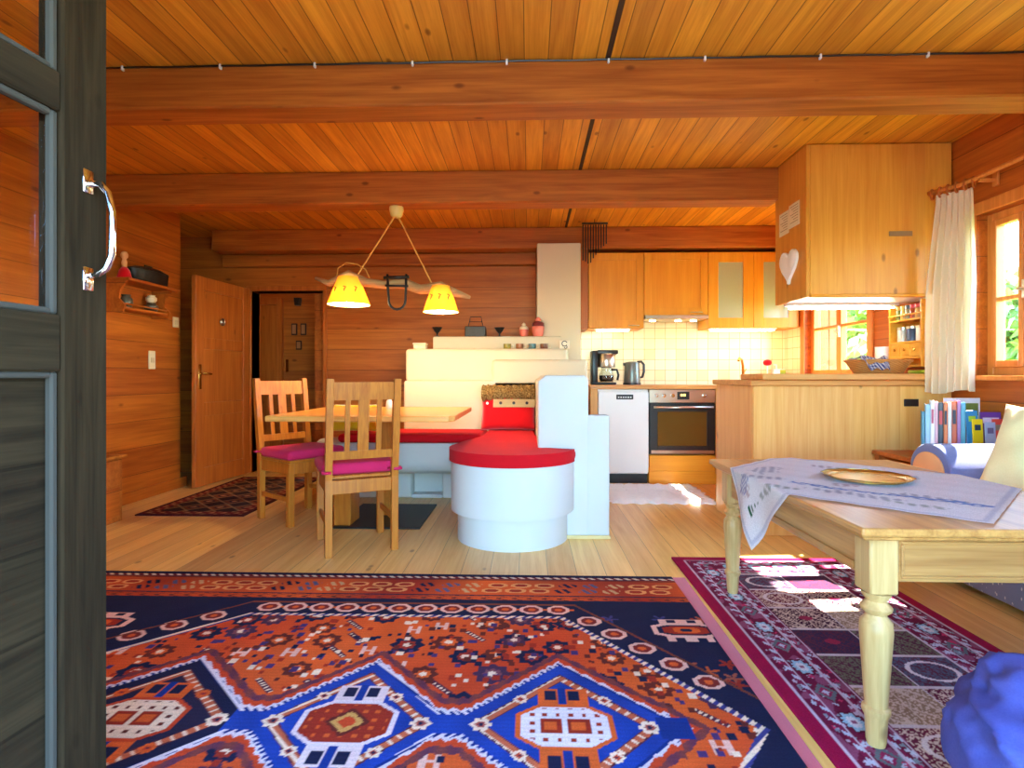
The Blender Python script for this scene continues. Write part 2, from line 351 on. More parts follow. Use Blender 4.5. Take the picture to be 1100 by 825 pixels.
# beams
for i, (y0, y1, zb) in enumerate(((2.54, 2.716, 2.225), (3.88, 4.05, 2.196), (5.37, 5.54, 2.215))):
    bm = B(); box(bm, XL, (XR if i != 1 else 1.72), y0, y1, zb, ZC, 0.008); o = struct('ceiling_beam', bm, M['beam'])
bm = B(); box(bm, 0.50, 0.572, 5.40, 5.74, 1.44, 2.215, 0.004); struct('trim_2', bm, M['redwood'])
bm = B(); box(bm, XL, 0.07, 5.56, 5.65, 2.10, 2.215, 0.004); struct('trim_3', bm, M['beam'])
# doorway casing
bm = B(); box(bm, HX0-.05, HX0, YB-.12, YB+.08, 0, HZ, .004); box(bm, HX1, HX1+.04, YB-.12, YB+.08, 0, HZ, .004); box(bm, HX0-.05, HX1+.04, YB-.12, YB+.08, HZ, HZ+.05, .004); struct('trim_4', bm, M['redwood'])
# tiles
bm = B(); box(bm, 0.48, XR, 5.735, 5.75, 0.9, 1.60); struct('wall_tiles_back', bm, M['tile_x'])
bm = B(); box(bm, XR-.012, XR, 5.36, 5.735, 0.9, 1.46); struct('wall_tiles_side', bm, M['tile_y'])
# flue pillar
# outdoors
bm = B(); box(bm, -9, 9, -9, YF-.14, -0.14, -0.03); struct('terrace', bm, M['terrace'])
bm = B(); box(bm, XR+.16, 30, -9, 30, -0.6, -0.4); struct('lawn', bm, M['lawn'])

# ------------------------------------------------------------------ windows
def window(name, y0, y1, z0, z1, cols, bars, handle_at=None):
    w = frame(name, (XR+.08, (y0+y1)/2, z0))
    bm = B(); x0, x1 = XR+.055, XR+.125; f = .045
    box(bm, x0, x1, y0, y0+f, z0, z1, .004); box(bm, x0, x1, y1-f, y1, z0, z1, .004); box(bm, x0, x1, y0+f, y1-f, z0, z0+f, .004); box(bm, x0, x1, y0+f, y1-f, z1-f, z1, .004)
    struct('window_frame', bm, M['win_wood'], w)
    ya, yb = y0+f, y1-f; n = cols; sw = (yb-ya)/n
    for i in range(n):
        a, b = ya+i*sw, ya+(i+1)*sw; s = .03; xa, xb = XR+.045, XR+.095
        bm = B(); box(bm, xa, xb, a+.001, a+s, z0+f, z1-f, .003); box(bm, xa, xb, b-s, b-.001, z0+f, z1-f, .003); box(bm, xa, xb, a+s, b-s, z0+f, z0+f+.038, .003); box(bm, xa, xb, a+s, b-s, z1-f-.034, z1-f, .003)
        sash = struct('window_sash', bm, M['win_wood'], w)
        bm = B()
        for zz in bars: box(bm, xa+.005, xb-.005, a+s, b-s, zz-.011, zz+.011, .002)
        struct('glazing_bar', bm, M['win_wood'], sash)
        bm = B(); box(bm, XR+.068, XR+.072, a+s-.004, b-s+.004, z0+f+.03, z1-f-.03); struct('pane', bm, M['glass'], sash)
        if handle_at is not None and i in handle_at:
            bm = B(); yy = b-.015; box(bm, xa-.012, xa, yy-.012, yy+.012, (z0+z1)/2-.05, (z0+z1)/2+.05, .003); tube(bm, [(xa-.01, yy, (z0+z1)/2), (xa-.04, yy, (z0+z1)/2), (xa-.045, yy-.08, (z0+z1)/2-.01)], .008, 8)
            struct('window_handle', bm, M['steel'], sash)
    bm = B(); box(bm, XR-.05, XR+.05, y0-.05, y1+.05, z0-.03, z0, .006); struct('window_sill', bm, M['win_wood'], w)
    bm = B(); box(bm, XR-.014, XR, y0-.07, y0, z0, z1+.07, .003); box(bm, XR-.014, XR, y1, y1+.07, z0, z1+.07, .003); box(bm, XR-.014, XR, y0, y1, z1, z1+.07, .003); struct('window_casing', bm, M['win_wood'], w)
    return w
window('window_1', WY0, WY1, WZ0, WZ1, 4, (1.42,), handle_at=(2,))
window('added_window', .55, 1.45, WZ0, WZ1, 4, (1.42,))  # unseen window, added to bring daylight onto the coffee table and sofa
window('window_2', KY0, KY1, KZ0, KZ1, 2, (1.42,), handle_at=(0,))
bm = B()
for k in range(3): box(bm, XR+.165+k*.07, XR+.233+k*.07, 5.36, 5.385, 0.95, 1.8, .004)
box(bm, XR+.165, XR+.373, 5.385, 5.405, 1.1, 1.18); box(bm, XR+.165, XR+.373, 5.385, 5.405, 1.55, 1.63)
solo('window_shutter', bm, M['redwood'], 'brown board shutter standing open outside the kitchen window', 'shutter')

# trees outside the windows
def tree(x, y, h, rad, n, label, col, seed):
    rn = random.Random(seed); t = thing('leafy_tree', label, 'tree', (x, y, -.4), group='garden trees outside the windows', local=True)
    bm = B(); tube(bm, [(0, 0, 0), (.05, .03, h*.3), (0, .05, h*.6)], .06, 8, rs=[.09, .07, .04]); obj('trunk', bm, M['redwood'], t, True)
    bm = B()
    for i in range(n):
        th = rn.uniform(0, 2*PI); ph = math.acos(rn.uniform(-1, 1)); rr = rad*(rn.random()**.4)*(.75+.3*math.sin(3*th+seed)*math.sin(2*ph))
        c = Vector((rr*math.sin(ph)*math.cos(th), rr*math.sin(ph)*math.sin(th), h*.58+rr*math.cos(ph)*h*.45/rad)); s = rn.uniform(.09, .17)
        a = Vector((rn.uniform(-1, 1), rn.uniform(-1, 1), rn.uniform(-1, 1))).normalized(); q = a.orthogonal().normalized(); w = a.cross(q)
        bm.faces.new([bm.verts.new(c+s*q), bm.verts.new(c+s*.5*w+s*.15*a), bm.verts.new(c-s*q), bm.verts.new(c-s*.5*w+s*.15*a)])
    obj('foliage', bm, plain('leaf_green', col, 0.6, var=0.3, scale=4, Transmission_Weight=0.25), t)
tree(5.6, 9.6, 3.2, 1.1, 2200, 'green leafy tree seen through the kitchen window', S(150, 196, 70), 1)
tree(4.5, 7.4, 2.0, .55, 1100, 'lower bright green bush close outside the kitchen window', S(176, 206, 96), 2)
tree(8.2, 9.6, 3.4, 1.2, 2200, 'pale green tree seen through the window by the curtain', S(150, 186, 90), 3)

# ------------------------------------------------------------------ patterned rugs
def hex_mix(a, c, f): return a*(1-f)+c*f
def lin(r, g, b): return np.array(S(r, g, b)[:3])
def grid_rug(name, x0, x1, y0, y1, z0, z1, step, colour_fn, mat, label, cat, group=None):
    nx = int(round((x1-x0)/step))+1; ny = int(round((y1-y0)/step))+1
    xs = np.linspace(x0, x1, nx); ys = np.linspace(y0, y1, ny); X, Y = np.meshgrid(xs, ys, indexing='ij')
    C = colour_fn(X, Y)
    cx, cy = (x0+x1)/2, (y0+y1)/2
    top = np.stack([X-cx, Y-cy, np.full_like(X, z1-z0)], -1).reshape(-1, 3)
    # skirt
    ring = [(i, 0) for i in range(nx)]+[(nx-1, j) for j in range(1, ny)]+[(i, ny-1) for i in range(nx-2, -1, -1)]+[(0, j) for j in range(ny-2, 0, -1)]
    rid = np.array([i*ny+j for i, j in ring]); bot = top[rid].copy(); bot[:, 2] = 0
    verts = np.concatenate([top, bot]); idx = np.arange(nx*ny).reshape(nx, ny)
    f = np.stack([idx[:-1, :-1], idx[1:, :-1], idx[1:, 1:], idx[:-1, 1:]], -1).reshape(-1, 4)
    m = len(ring); b0 = nx*ny+np.arange(m); k = np.roll(np.arange(m), -1)
    sk = np.stack([b0, b0[k], rid[k], rid], -1); f = np.concatenate([f, sk])
    me = bpy.data.meshes.new(name); me.vertices.add(len(verts)); me.vertices.foreach_set('co', verts.astype(np.float32).ravel())
    me.loops.add(f.size); me.loops.foreach_set('vertex_index', f.astype(np.int32).ravel())
    me.polygons.add(len(f)); me.polygons.foreach_set('loop_start', np.arange(0, f.size, 4, dtype=np.int32)); me.polygons.foreach_set('loop_total', np.full(len(f), 4, np.int32))
    me.update(calc_edges=True); me.validate()
    cc = np.concatenate([C.reshape(-1, 3), C.reshape(-1, 3)[rid]]); ca = np.ones((len(cc), 4), np.float32); ca[:, :3] = cc
    at = me.color_attributes.new('pattern', 'FLOAT_COLOR', 'POINT'); at.data.foreach_set('color', ca.ravel())
    me.materials.append(mat); o = bpy.data.objects.new(name, me); COL.objects.link(o); o.location = (cx, cy, z0)
    o['label'] = label; o['category'] = cat
    if group: o['group'] = group
    return o
def smooth_noise(X, Y, s, seed):
    r = np.random.default_rng(seed); out = np.zeros_like(X)
    for k in range(5):
        a = r.uniform(0, 2*PI); fq = s*r.uniform(.6, 1.8); out += np.sin((X*math.cos(a)+Y*math.sin(a))*fq+r.uniform(0, 6))
    return out/5
NAVY, BLUE, RED, ORG, CREAM, BRN, DRED, PINK = lin(26, 30, 58), lin(30, 62, 150), lin(192, 66, 34), lin(212, 94, 40), lin(232, 206, 176), lin(96, 40, 34), lin(150, 46, 32), lin(226, 178, 160)
def rosette(C, X, Y, cx, cy, r, c1, c2, c3, petals=8):
    d = np.hypot(X-cx, (Y-cy)); a = np.arctan2(Y-cy, X-cx); rr = r*(1+.12*np.cos(petals*a))
    C[d < rr] = c1; C[d < rr*.52] = c2; C[d < rr*.26] = c3
def octo(X, Y, cx, cy, w, h, cut=0.6):
    u, v = np.abs(X-cx)/w, np.abs(Y-cy)/h
    return np.maximum(np.maximum(u, v), (u+v)*cut)
def main_rug(X, Y):
    C = np.zeros(X.shape+(3,)); C[:] = RED
    n = smooth_noise(X, Y, 6, 1); C[:] = hex_mix(RED, ORG, np.clip(.5+.8*n, 0, 1)[..., None])
    Y0 = 1.55; V = np.abs(Y-Y0); top = V
    # field hexagon with cut corners
    HR = (0.122, 0.74); sl = 1.35
    dr = (V-0.69)+sl*(X-0.122); dr = dr/math.hypot(1, sl)
    sll = 0.95; dl = (V-0.67)+sll*(-1.145-X); dl = dl/math.hypot(1, sll)
    dt = V-0.685
    dd = np.maximum(np.maximum(dr, dl), dt)     # >0 outside
    r = np.random.default_rng(11)
    # scattered rosettes in the red field
    pts = []
    for _ in range(2500):
        px, py = r.uniform(-2.1, .66), r.uniform(.45, 2.3); ok = all((px-a)**2+(py-b)**2 > .102**2 for a, b in pts)
        if ok: pts.append((px, py))
    for k, (px, py) in enumerate(pts):
        t = k % 5
        if t < 3: rosette(C, X, Y, px, py, r.uniform(.044, .058), [NAVY, BRN, lin(70, 44, 70)][t], [DRED, ORG, lin(120, 70, 80)][t], CREAM)
        elif t == 3:
            q = (np.abs(np.abs(X-px)-.018) < .008) & (np.abs(Y-py) < .03) | ((np.abs(Y-py) < .006) & (np.abs(X-px) < .022)); C[q] = PINK
        else:
            q = (np.abs((X-px)+(Y-py)) < .016) & (np.abs((X-px)-(Y-py)) < .075); C[q] = lin(80, 40, 60); q = q & (np.sin((X-Y)*260) > .2) & (np.abs((X-px)+(Y-py)) < .008); C[q] = CREAM
    # small flecks
    for _ in range(2000):
        px, py = r.uniform(-2.1, .68), r.uniform(.6, 2.3); s = r.uniform(.006, .013); C[(np.abs(X-px) < s) & (np.abs(Y-py) < s*1.2)] = [NAVY, BRN, CREAM, DRED, lin(70, 50, 100)][r.integers(5)]
    # medallion chain: serrated diamonds
    cs = ((-1.12, .335), (-.51, .29), (.10, .325), (-1.74, .30))
    md = np.full(X.shape, 9.0); who = np.zeros(X.shape, int)
    for k, (cx, hw) in enumerate(cs):
        d = np.abs(X-cx)/hw+V/.325; who[d < md] = k; md = np.minimum(md, d)
    bar = np.maximum((V-.035)/.16+.93, md*0+.0); inbar = (V < .05) & (X > -1.9) & (X < .43)
    sd = np.minimum(md, np.where((X > -1.9) & (X < .40), .95+(V-.03)*3.2, 9))
    saw = .03*np.abs(((X*1.0+V*.3)*28) % 1-.5)*2
    q = sd+saw < 1.27; C[q] = hex_mix(lin(120, 60, 56), lin(96, 50, 70), (.5+.5*np.sin(X*90))[..., None])[q]
    q = sd+saw < 1.17; C[q] = RED
    q = sd+saw*1.6 < 1.10; C[q] = lin(214, 200, 206)
    q = sd+saw < 1.055; C[q] = BLUE*.55
    tooth = (np.sin((X+V)*230) > .1) & (sd < 1.055) & (sd > .985); C[tooth] = lin(214, 204, 210)
    inn = sd < .985
    bl = BLUE*(1+.25*smooth_noise(X, Y, 25, 4)[..., None]); dk = (X < -.85); C[inn] = np.where(dk[..., None], NAVY, bl)[inn]
    q = (md < .80) & (md > .70); C[q] = np.where((np.sin((X-V)*150) > .55)[..., None], CREAM, lin(190, 96, 62))[q]
    q = ((md < .70) & (md > .68)) | ((md < .82) & (md > .80)); C[q] = lin(90, 40, 50)
    q = md < .68; C[q] = np.where(dk[..., None], lin(40, 36, 60), bl)[q]
    for k, (cx, hw) in enumerate(cs):
        for sx in (-1, 1):
            for sy in (-1, 1): rosette(C, X, Y, cx+sx*hw*.38, Y0+sy*.125, .020, CREAM if k != 0 else ORG, RED, NAVY)
            rosette(C, X, Y, cx+sx*hw*.72, Y0, .028, CREAM, lin(170, 80, 70), NAVY, 6)
        # arms above and below
        for sy in (-1, 1):
            yy = Y0+sy*.138
            q = (np.abs(X-cx) < .075) & (np.abs(Y-yy) < .045); C[q] = [CREAM, lin(224, 200, 196), ORG, ORG][k] if k else ORG
            q = (np.abs(np.abs(X-cx)-.035) < .019) & (np.abs(Y-yy-sy*.008) < .026); C[q] = NAVY
            q = (np.abs(X-cx) < .012) & (np.abs(Y-yy) < .05); C[q] = BLUE*.7
        o = octo(X, Y, cx, Y0, .122, .090, .66)
        C[o < 1.12] = [RED, lin(225, 205, 205), ORG, ORG][k]; C[o < 1.0] = [CREAM, DRED, lin(224, 214, 216), DRED][k]
        q = (o < .92) & (o > .45) & (np.sin(X*170) > .45) & (np.sin(Y*170) > .3); C[q] = [BRN, ORG, DRED, NAVY][k]
        if k in (0, 2):
            for sx in (-.038, .038): q = np.maximum(np.abs(X-cx-sx), np.abs(Y-Y0)) < .032; C[q] = DRED; q = np.maximum(np.abs(X-cx-sx), np.abs(Y-Y0)) < .018; C[q] = ORG
        else:
            q = np.abs(X-cx)+np.abs(Y-Y0) < .065; C[q] = BRN; q = np.abs(X-cx)+np.abs(Y-Y0) < .05; C[q] = lin(200, 150, 80); q = np.abs(X-cx)+np.abs(Y-Y0) < .03; C[q] = RED
    q = (np.abs(X-.40) < .045) & (V < .05); C[q] = BLUE*.6
    # spandrel
    q = dd > 0; C[q] = NAVY
    r2 = np.random.default_rng(5)
    for _ in range(130):
        px, py = (r2.uniform(.2, .69) if r2.random() < .5 else r2.uniform(-2.15, -1.2)), Y0+r2.choice([-1, 1])*r2.uniform(.1, .72); d = np.hypot(X-px, Y-py)
        a = np.arctan2(Y-py, X-px); C[(d < .036*(.6+.4*np.cos(5*a+px*40))) & q & (dd > .13)] = [lin(180, 84, 44), DRED, lin(150, 80, 60), lin(60, 60, 110)][r2.integers(4)]
    q = (dd > 0) & (dd < .022); C[q] = np.where((np.sin((X-Y)*170) > 0)[..., None], CREAM, lin(60, 60, 120))[q]
    # chain of ringed circles following the field edge
    def ring(px, py):
        d = octo(X, Y, px, py, .047, .042, .72); C[(d < 1)] = PINK*.98; C[d < .68] = lin(120, 40, 36); C[d < .3] = ORG
    n_ = 11
    for i in range(n_+1):
        x = -1.09+(.122+1.09)*i/n_
        for sy in (-1, 1): ring(x, Y0+sy*.77); C[(np.abs(X-x-.055) < .010) & (np.abs(Y-Y0-sy*.77) < .010)] = ORG
    for i in range(1, 6):
        for sy in (-1, 1):
            ring(.155+i*.083, Y0+sy*(.775-i*.083*sl*.96)); ring(-1.17-i*.105, Y0+sy*(.765-i*.105*sll*.9))
    for sx, cx in ((1, .60), (-1, -1.70)):        # corner motif
        for sy in (-1, 1):
            cy = Y0+sy*.60
            for w, h, c in ((.13, .10, PINK), (.105, .075, NAVY), (.085, .06, DRED), (.05, .04, ORG), (.025, .02, NAVY)): C[octo(X, Y, cx, cy, w, h*.55, .62) < 1] = c
            for e in (-1, 1):
                C[(np.abs(X-cx) < .085) & (np.abs(Y-cy-e*.072) < .022)] = PINK; C[(np.abs(np.abs(X-cx)-.04) < .018) & (np.abs(Y-cy-e*.076) < .014)] = NAVY
    q = (dd > .13) & (np.abs(dd-.135) < .006); C[q] = lin(120, 60, 40)
    # end borders
    b = V-.855
    q = b > 0; C[q] = hex_mix(DRED, ORG, np.clip(.55+.9*smooth_noise(X, Y, 9, 3), 0, 1)[..., None])[q]
    q = (b > 0) & (b < .012); C[q] = NAVY
    q = (b > .06) & (b < .068); C[q] = NAVY; q = (b > .245) & (b < .252); C[q] = BRN
    q = (b > .012) & (b < .06) & (np.sin(X*95+8*np.sin(Y*60)) > .55); C[q] = lin(110, 50, 40)
    for i in range(26):
        x = -2.1+i*.108; g = (i // 3) % 2
        for sy in (-1, 1):
            for e in (-1, 1):
                yy = Y0+sy*(.855+.15+e*.032); d = octo(X, Y, x+.012*e, yy, .046, .027, .7)
                if g == 0: C[d < 1] = lin(220, 150, 90); C[d < .62] = DRED
                else: C[(d < .9) & (np.sin(X*150+Y*90) > -.1)] = [NAVY, lin(90, 90, 120), lin(200, 160, 110)][i % 3]
    q = (b > .258); C[q] = NAVY
    q = (b > .268) & (b < .288); C[q] = np.where((np.sin((X+Y)*150) > 0)[..., None], CREAM, lin(120, 40, 40))[q]
    C *= (1+.10*smooth_noise(X, Y, 40, 8)+.06*np.sin(Y*900))[..., None]
    return np.clip(C, 0, 1)
RUGM = attr_mat('wool_pile')
bm = B(); prism(bm, [(-2.0, .33), (.715, .33), (.757, 2.74), (-2.0, 2.74)], 'z', 0, .005); solo('rug_underlay', bm, M['pink_felt'], 'rose pink felt underlay showing as a strip beside the large orange rug', 'rug underlay')
grid_rug('persian_rug', -2.16, .69, .37, 2.725, .0055, .014, .005, main_rug, RUGM, 'large orange and navy patterned wool rug with blue diamond medallions', 'rug')

def burgundy_rug(X, Y):
    BUR, WINE, PALE, GRN, SAND = lin(150, 16, 62), lin(96, 22, 50), lin(190, 196, 214), lin(110, 130, 130), lin(190, 160, 120)
    C = np.zeros(X.shape+(3,)); C[:] = WINE
    x0, x1, y0, y1 = .77, 1.68, .55, 3.04
    e = np.minimum(np.minimum(X-x0, x1-X), np.minimum(Y-y0, y1-Y)); r = np.random.default_rng(3)
    C[e > 0] = lin(120, 20, 56)
    q = (e > .05) & (e < .235); C[q] = np.where((smooth_noise(X, Y, 60, 6) > .18)[..., None], lin(140, 70, 100), lin(110, 24, 58))[q]
    for _ in range(2000):
        px, py = r.uniform(x0, x1), r.uniform(y0, y1); d = np.hypot(X-px, Y-py); a = np.arctan2(Y-py, X-px); s = r.uniform(.005, .012)
        C[(d < s*(1+.4*np.cos(5*a))) & (e > .07) & (e < .23)] = [lin(190, 170, 190), lin(196, 50, 96), lin(130, 140, 150), PALE][r.integers(4)]
    side = np.minimum(X-x0, x1-X); mid = .145
    k = np.round((Y-y0)/.30)
    for side_x in (x0+mid, x1-mid):
        for i in range(9):
            cy = y0+.15+i*.30; d = np.hypot((X-side_x)/.028, (Y-cy)/.042); a = np.arctan2(Y-cy, X-side_x); d = d/(1+.12*np.cos(10*a))
            C[d < 1.25] = lin(90, 14, 46); C[d < 1] = lin(150, 190, 210); C[d < .6] = lin(214, 214, 220); C[d < .25] = lin(150, 90, 120)
            cy += .15; d = np.abs(X-side_x)/.034+np.abs(Y-cy)/.05; C[(d < 1)] = lin(100, 110, 116); C[d < .6] = lin(150, 40, 84); C[d < .3] = PALE
    for i in range(4):
        cx = x0+.27+i*.125; cy = y1-.145; d = np.hypot((X-cx)/.045, (Y-cy)/.034); C[d < 1] = lin(150, 190, 210); C[d < .5] = lin(150, 60, 100)
    q = (e > .085) & (e < .1); C[q] = np.where((np.sin((X+Y)*110) > .3)[..., None], PALE, lin(130, 30, 70))[q]
    q = (e > .185) & (e < .2); C[q] = np.where((np.sin((X+Y)*110) > .3)[..., None], PALE, lin(130, 30, 70))[q]
    for a in (.05, .1, .184, .226): C[(e > a) & (e < a+.006)] = lin(196, 176, 190)
    q = e > .235
    w, h = (x1-x0-.47)/2, .20
    ix = np.floor((X-x0-.235)/w); iy = np.floor((Y-y0-.235)/h); fx = (X-x0-.235)/w-ix; fy = (Y-y0-.235)/h-iy
    pal = np.array([lin(70, 24, 50), lin(84, 84, 104), lin(150, 120, 96), lin(60, 40, 70), lin(104, 30, 56), lin(110, 104, 84)])
    ci = ((ix*2+iy*3+np.floor(iy/2)) % 6).astype(int); base = pal[np.clip(ci, 0, 5)]; C[q] = base[q]
    tr = (np.sin(X*330+2*np.sin(Y*90))*np.sin(Y*310+2*np.sin(X*80)) > .35) | (np.abs(fx-.5) < .02+.0*fy) | (np.abs(np.sin((fx-.5)*9+fy*7)*.5-(fy-.5)) < .10) & (np.abs(fx-.5) < .42) | (np.sin(fx*40)*np.sin(fy*40+ix) > .62)
    C[q & tr] = np.where(((ci % 2) == 0)[..., None], lin(206, 178, 160), lin(90, 40, 60))[q & tr]
    dm = np.hypot((fx-.5)/.34, (fy-.5)/.30); C[q & (np.abs(dm-1) < .10) & (ci % 3 == 1)] = lin(214, 196, 196)
    C[q & (dm < .35) & (ci % 3 == 0)] = lin(150, 40, 70)
    g = q & ((np.abs(fx) < .02) | (np.abs(fx-1) < .02) | (np.abs(fy) < .03) | (np.abs(fy-1) < .03)); C[g] = lin(206, 188, 190)
    q = e < .05; C[q] = BUR
    C *= (1+.12*smooth_noise(X, Y, 60, 9))[..., None]
    return np.clip(C, 0, 1)
grid_rug('burgundy_rug', .77, 1.68, .55, 3.04, .0002, .009, .005, burgundy_rug, RUGM, 'long burgundy rug with garden panels under the coffee table', 'rug')
def hall_rug(X, Y):
    C = np.zeros(X.shape+(3,)); C[:] = lin(64, 34, 30)
    e = np.minimum(np.minimum(X+2.78, -2.0-X), np.minimum(Y-3.86, 5.36-Y))
    a, b = (X+Y)*6.2, (X-Y)*6.2
    q = e > .1; C[q] = lin(50, 36, 34)
    d = np.abs(((Y)*5) % 1-.5)+np.abs((X*5) % 1-.5); C[q & (d < .42)] = lin(120, 70, 40); C[q & (d < .26)] = lin(40, 34, 44); C[q & (d < .14)] = lin(170, 120, 80)
    C[q & (np.abs(d-.5) < .03)] = lin(176, 140, 96)
    C[(e < .1) & (e > .03)] = lin(110, 36, 30); C[(e < .1) & (e > .03) & (np.sin(X*70)*np.sin(Y*70) > .3)] = lin(170, 120, 80); C[(e < .03)] = lin(70, 26, 30)
    return C
grid_rug('hall_rug', -2.78, -2.0, 3.86, 5.36, 0.0002, .009, .012, hall_rug, RUGM, 'small dark brown patterned rug in front of the hall door', 'rug')
def shag(bm, x0, x1, y0, y1):
    nx, ny = 90, 80
    def f(u, v):
        x = x0+(x1-x0)*u; y = y0+(y1-y0)*v; ed = min(u, 1-u, v, 1-v)
        return (x+.018*math.sin(v*38+u*5)*(1 if ed < .02 else .3), y+.018*math.sin(u*44), .004+(.03*min(1, ed*14))*(.7+.3*math.sin(u*61+3*math.sin(v*47))*math.sin(v*53)))
    surf(bm, f, nx, ny)
    r = bmesh.ops.extrude_edge_only(bm, edges=[e for e in bm.edges if e.is_boundary])
    for v in [q for q in r['geom'] if isinstance(q, bmesh.types.BMVert)]: v.co.z = 0.0005
bm = B(); shag(bm, .64, 1.47, 4.34, 5.06); solo('sheepskin_rug', bm, M['white_fab'], 'white fluffy rug on the floor before the dishwasher and oven', 'rug', smooth=True)

# ------------------------------------------------------------------ entrance door leaf (open, beside the camera)
d1 = frame('door_1', (-0.958, 0.25, 0.015), R(85.55), local=True)
W_, T_ = .905, .055
bm = B()
box(bm, W_-.105, W_, 0, T_, 0, 2.1, .004); box(bm, 0, .105, 0, T_, 0, 2.1, .004)
struct('door_stile', bm, M['old_wood'], d1)
bm = B()
for a, b in ((.0, .2), (.975, 1.085), (1.475, 1.55), (2.0, 2.1)): box(bm, .1055, W_-.1055, .002, T_-.002, a, b, .004)
struct('door_rail', bm, M['old_wood_x'], d1)
bm = B(); box(bm, .1055, W_-.1055, .025, .04, .2, .975); struct('door_panel', bm, M['old_wood_x'], d1)
bm = B()
for (a, b) in ((.2, .975), (1.085, 1.475), (1.55, 2.0)):
    for x in (.1055, W_-.1205): box(bm, x, x+.015, .008, .025, a, b, .004)
    box(bm, .1205, W_-.1205, .008, .025, a, a+.012, .003); box(bm, .1205, W_-.1205, .008, .025, b-.012, b, .003)
struct('glazing_bead', bm, M['bead'], d1)
for a, b in ((1.085, 1.475), (1.55, 2.0)):
    bm = B(); box(bm, .115, W_-.115, .027, .032, a, b); struct('pane', bm, M['glass'], d1)
bm = B(); hx = W_-.05
zt, zb_ = 1.345, 1.175
tube(bm, [(hx, 0, zt+.01), (hx, -.03, zt+.008), (hx, -.046, zt-.01), (hx, -.056, zt-.05), (hx, -.056, (zt+zb_)/2), (hx, -.054, zb_+.035), (hx, -.042, zb_+.008), (hx, -.02, zb_-.004), (hx, 0, zb_-.004)], .007, 10)
for z in (zt+.015, zb_-.012): box(bm, hx-.012, hx+.012, -.004, .0, z-.024, z+.024, .002)
struct('door_handle', bm, M['chrome'], d1, True)

# ------------------------------------------------------------------ hall door, open against the left side
d2 = frame('door_2', (-2.90, 4.78, 0.012), math.atan2(.86, .085), local=True)
bm = B(); L2, Hd = .80, 1.86
box(bm, 0, .11, 0, .04, 0, Hd, .003); box(bm, L2-.11, L2, 0, .04, 0, Hd, .003)
struct('door_stile', bm, M['redwood'], d2)
bm = B()
for a, b in ((0, .16), (.62, .74), (1.22, 1.32), (1.74, Hd)): box(bm, .1105, L2-.1105, .002, .038, a, b, .003)
struct('door_rail', bm, M['redwood'], d2)
bm = B()
for a, b in ((.16, .62), (.74, 1.22), (1.32, 1.74)): box(bm, .1105, L2-.1105, .012, .028, a, b, .003)
struct('door_panel', bm, M['redwood'], d2)
bm = B(); box(bm, .035, .07, -.006, 0, .86, 1.08, .003); tube(bm, [(.052, -.005, 1.0), (.052, -.045, 1.0), (.14, -.05, .995)], .009, 8); tube(bm, [(.052, .045, 1.0), (.052, .085, 1.0), (.14, .09, .995)], .009, 8); struct('door_handle', bm, M['brass'], d2, True)
bm = B(); tube(bm, arc((.36, -.006, 1.48), .03, 0, 360, 16, 'xz')[:-1], .007, 8, closed=True); lathe(bm, [(0, 0), (.026, 0), (.026, .006), (0, .008)], seg=16, M=Matrix.Translation((.36, 0, 1.48)) @ Matrix.Rotation(R(90), 4, 'X')); struct('door_ornament', bm, M['steel'], d2, True)
# inner hall: second door with a light gap
h3 = frame('door_3', (-3.1, 6.58, 0))
bm = B(); box(bm, -3.38, -3.26, 6.54, 6.6, 0, 1.92, .003); box(bm, -2.99, -2.93, 6.54, 6.6, 0, 1.92, .003); box(bm, -3.26, -2.99, 6.54, 6.6, 1.84, 1.92, .003); struct('door_frame', bm, M['redwood'], h3)
bm = B(); box(bm, -3.215, -2.99, 6.565, 6.595, .0, 1.84, .003); struct('door_panel', bm, M['redwood'], h3)
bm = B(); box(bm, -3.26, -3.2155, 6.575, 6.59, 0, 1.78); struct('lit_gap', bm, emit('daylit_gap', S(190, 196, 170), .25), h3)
bm = B(); box(bm, -2.90, -2.87, 6.585, 6.6, 1.04, 1.19, .002); struct('door_handle', bm, M['brass'], h3)
frm = plain('dark_picture_frame', S(60, 30, 18), .5)
pics = ((-2.80, 1.55, 'small framed picture high on the hall wall, left of the upper two'), (-2.69, 1.55, 'small framed picture high on the hall wall, right of the upper two'), (-2.745, 1.36, 'small framed picture below the upper two on the hall wall'))
for x, z, lb in pics:
    t = thing('picture', lb, 'picture', (x, 6.59, z), group='small pictures on the hall wall')
    h = .14 if z > 1.4 else .11
    bm = B(); box(bm, x-.035, x+.035, 6.585, 6.6, z-h/2, z+h/2, .003); obj('picture_frame', bm, frm, t)
    bm = B(); box(bm, x-.022, x+.022, 6.581, 6.586, z-h/2+.016, z+h/2-.016); obj('print', bm, plain('aged_print', S(170, 116, 76), .7), t)
bm = B(); prism(bm, [(-2.78, 1.92), (-2.71, 1.92), (-2.72, 1.83), (-2.77, 1.83)], 'y', 6.52, 6.6, .004); solo('wall_speaker', bm, M['dark'], 'small black box high on the hall wall above the pictures', 'speaker')
t = thing('added_hall_lamp', 'added dim round lamp, out of view, brightening the hall', 'lamp', (-2.7, 6.1, 2.30))  # lamp added above the lintel, unseen, to light the dark hall
bm = B(); lathe(bm, [(0, -.10), (.07, -.08), (.10, -.03), (.09, 0)], (-2.7, 6.1, 2.40), 20); obj('globe', bm, emit('added_globe', (1, .66, .34, 1), 4.0), t, True)
bm = B(); lathe(bm, [(.095, 0), (.095, .019)], (-2.7, 6.1, 2.4), 20); obj('lamp_base', bm, M['white'], t, 50)

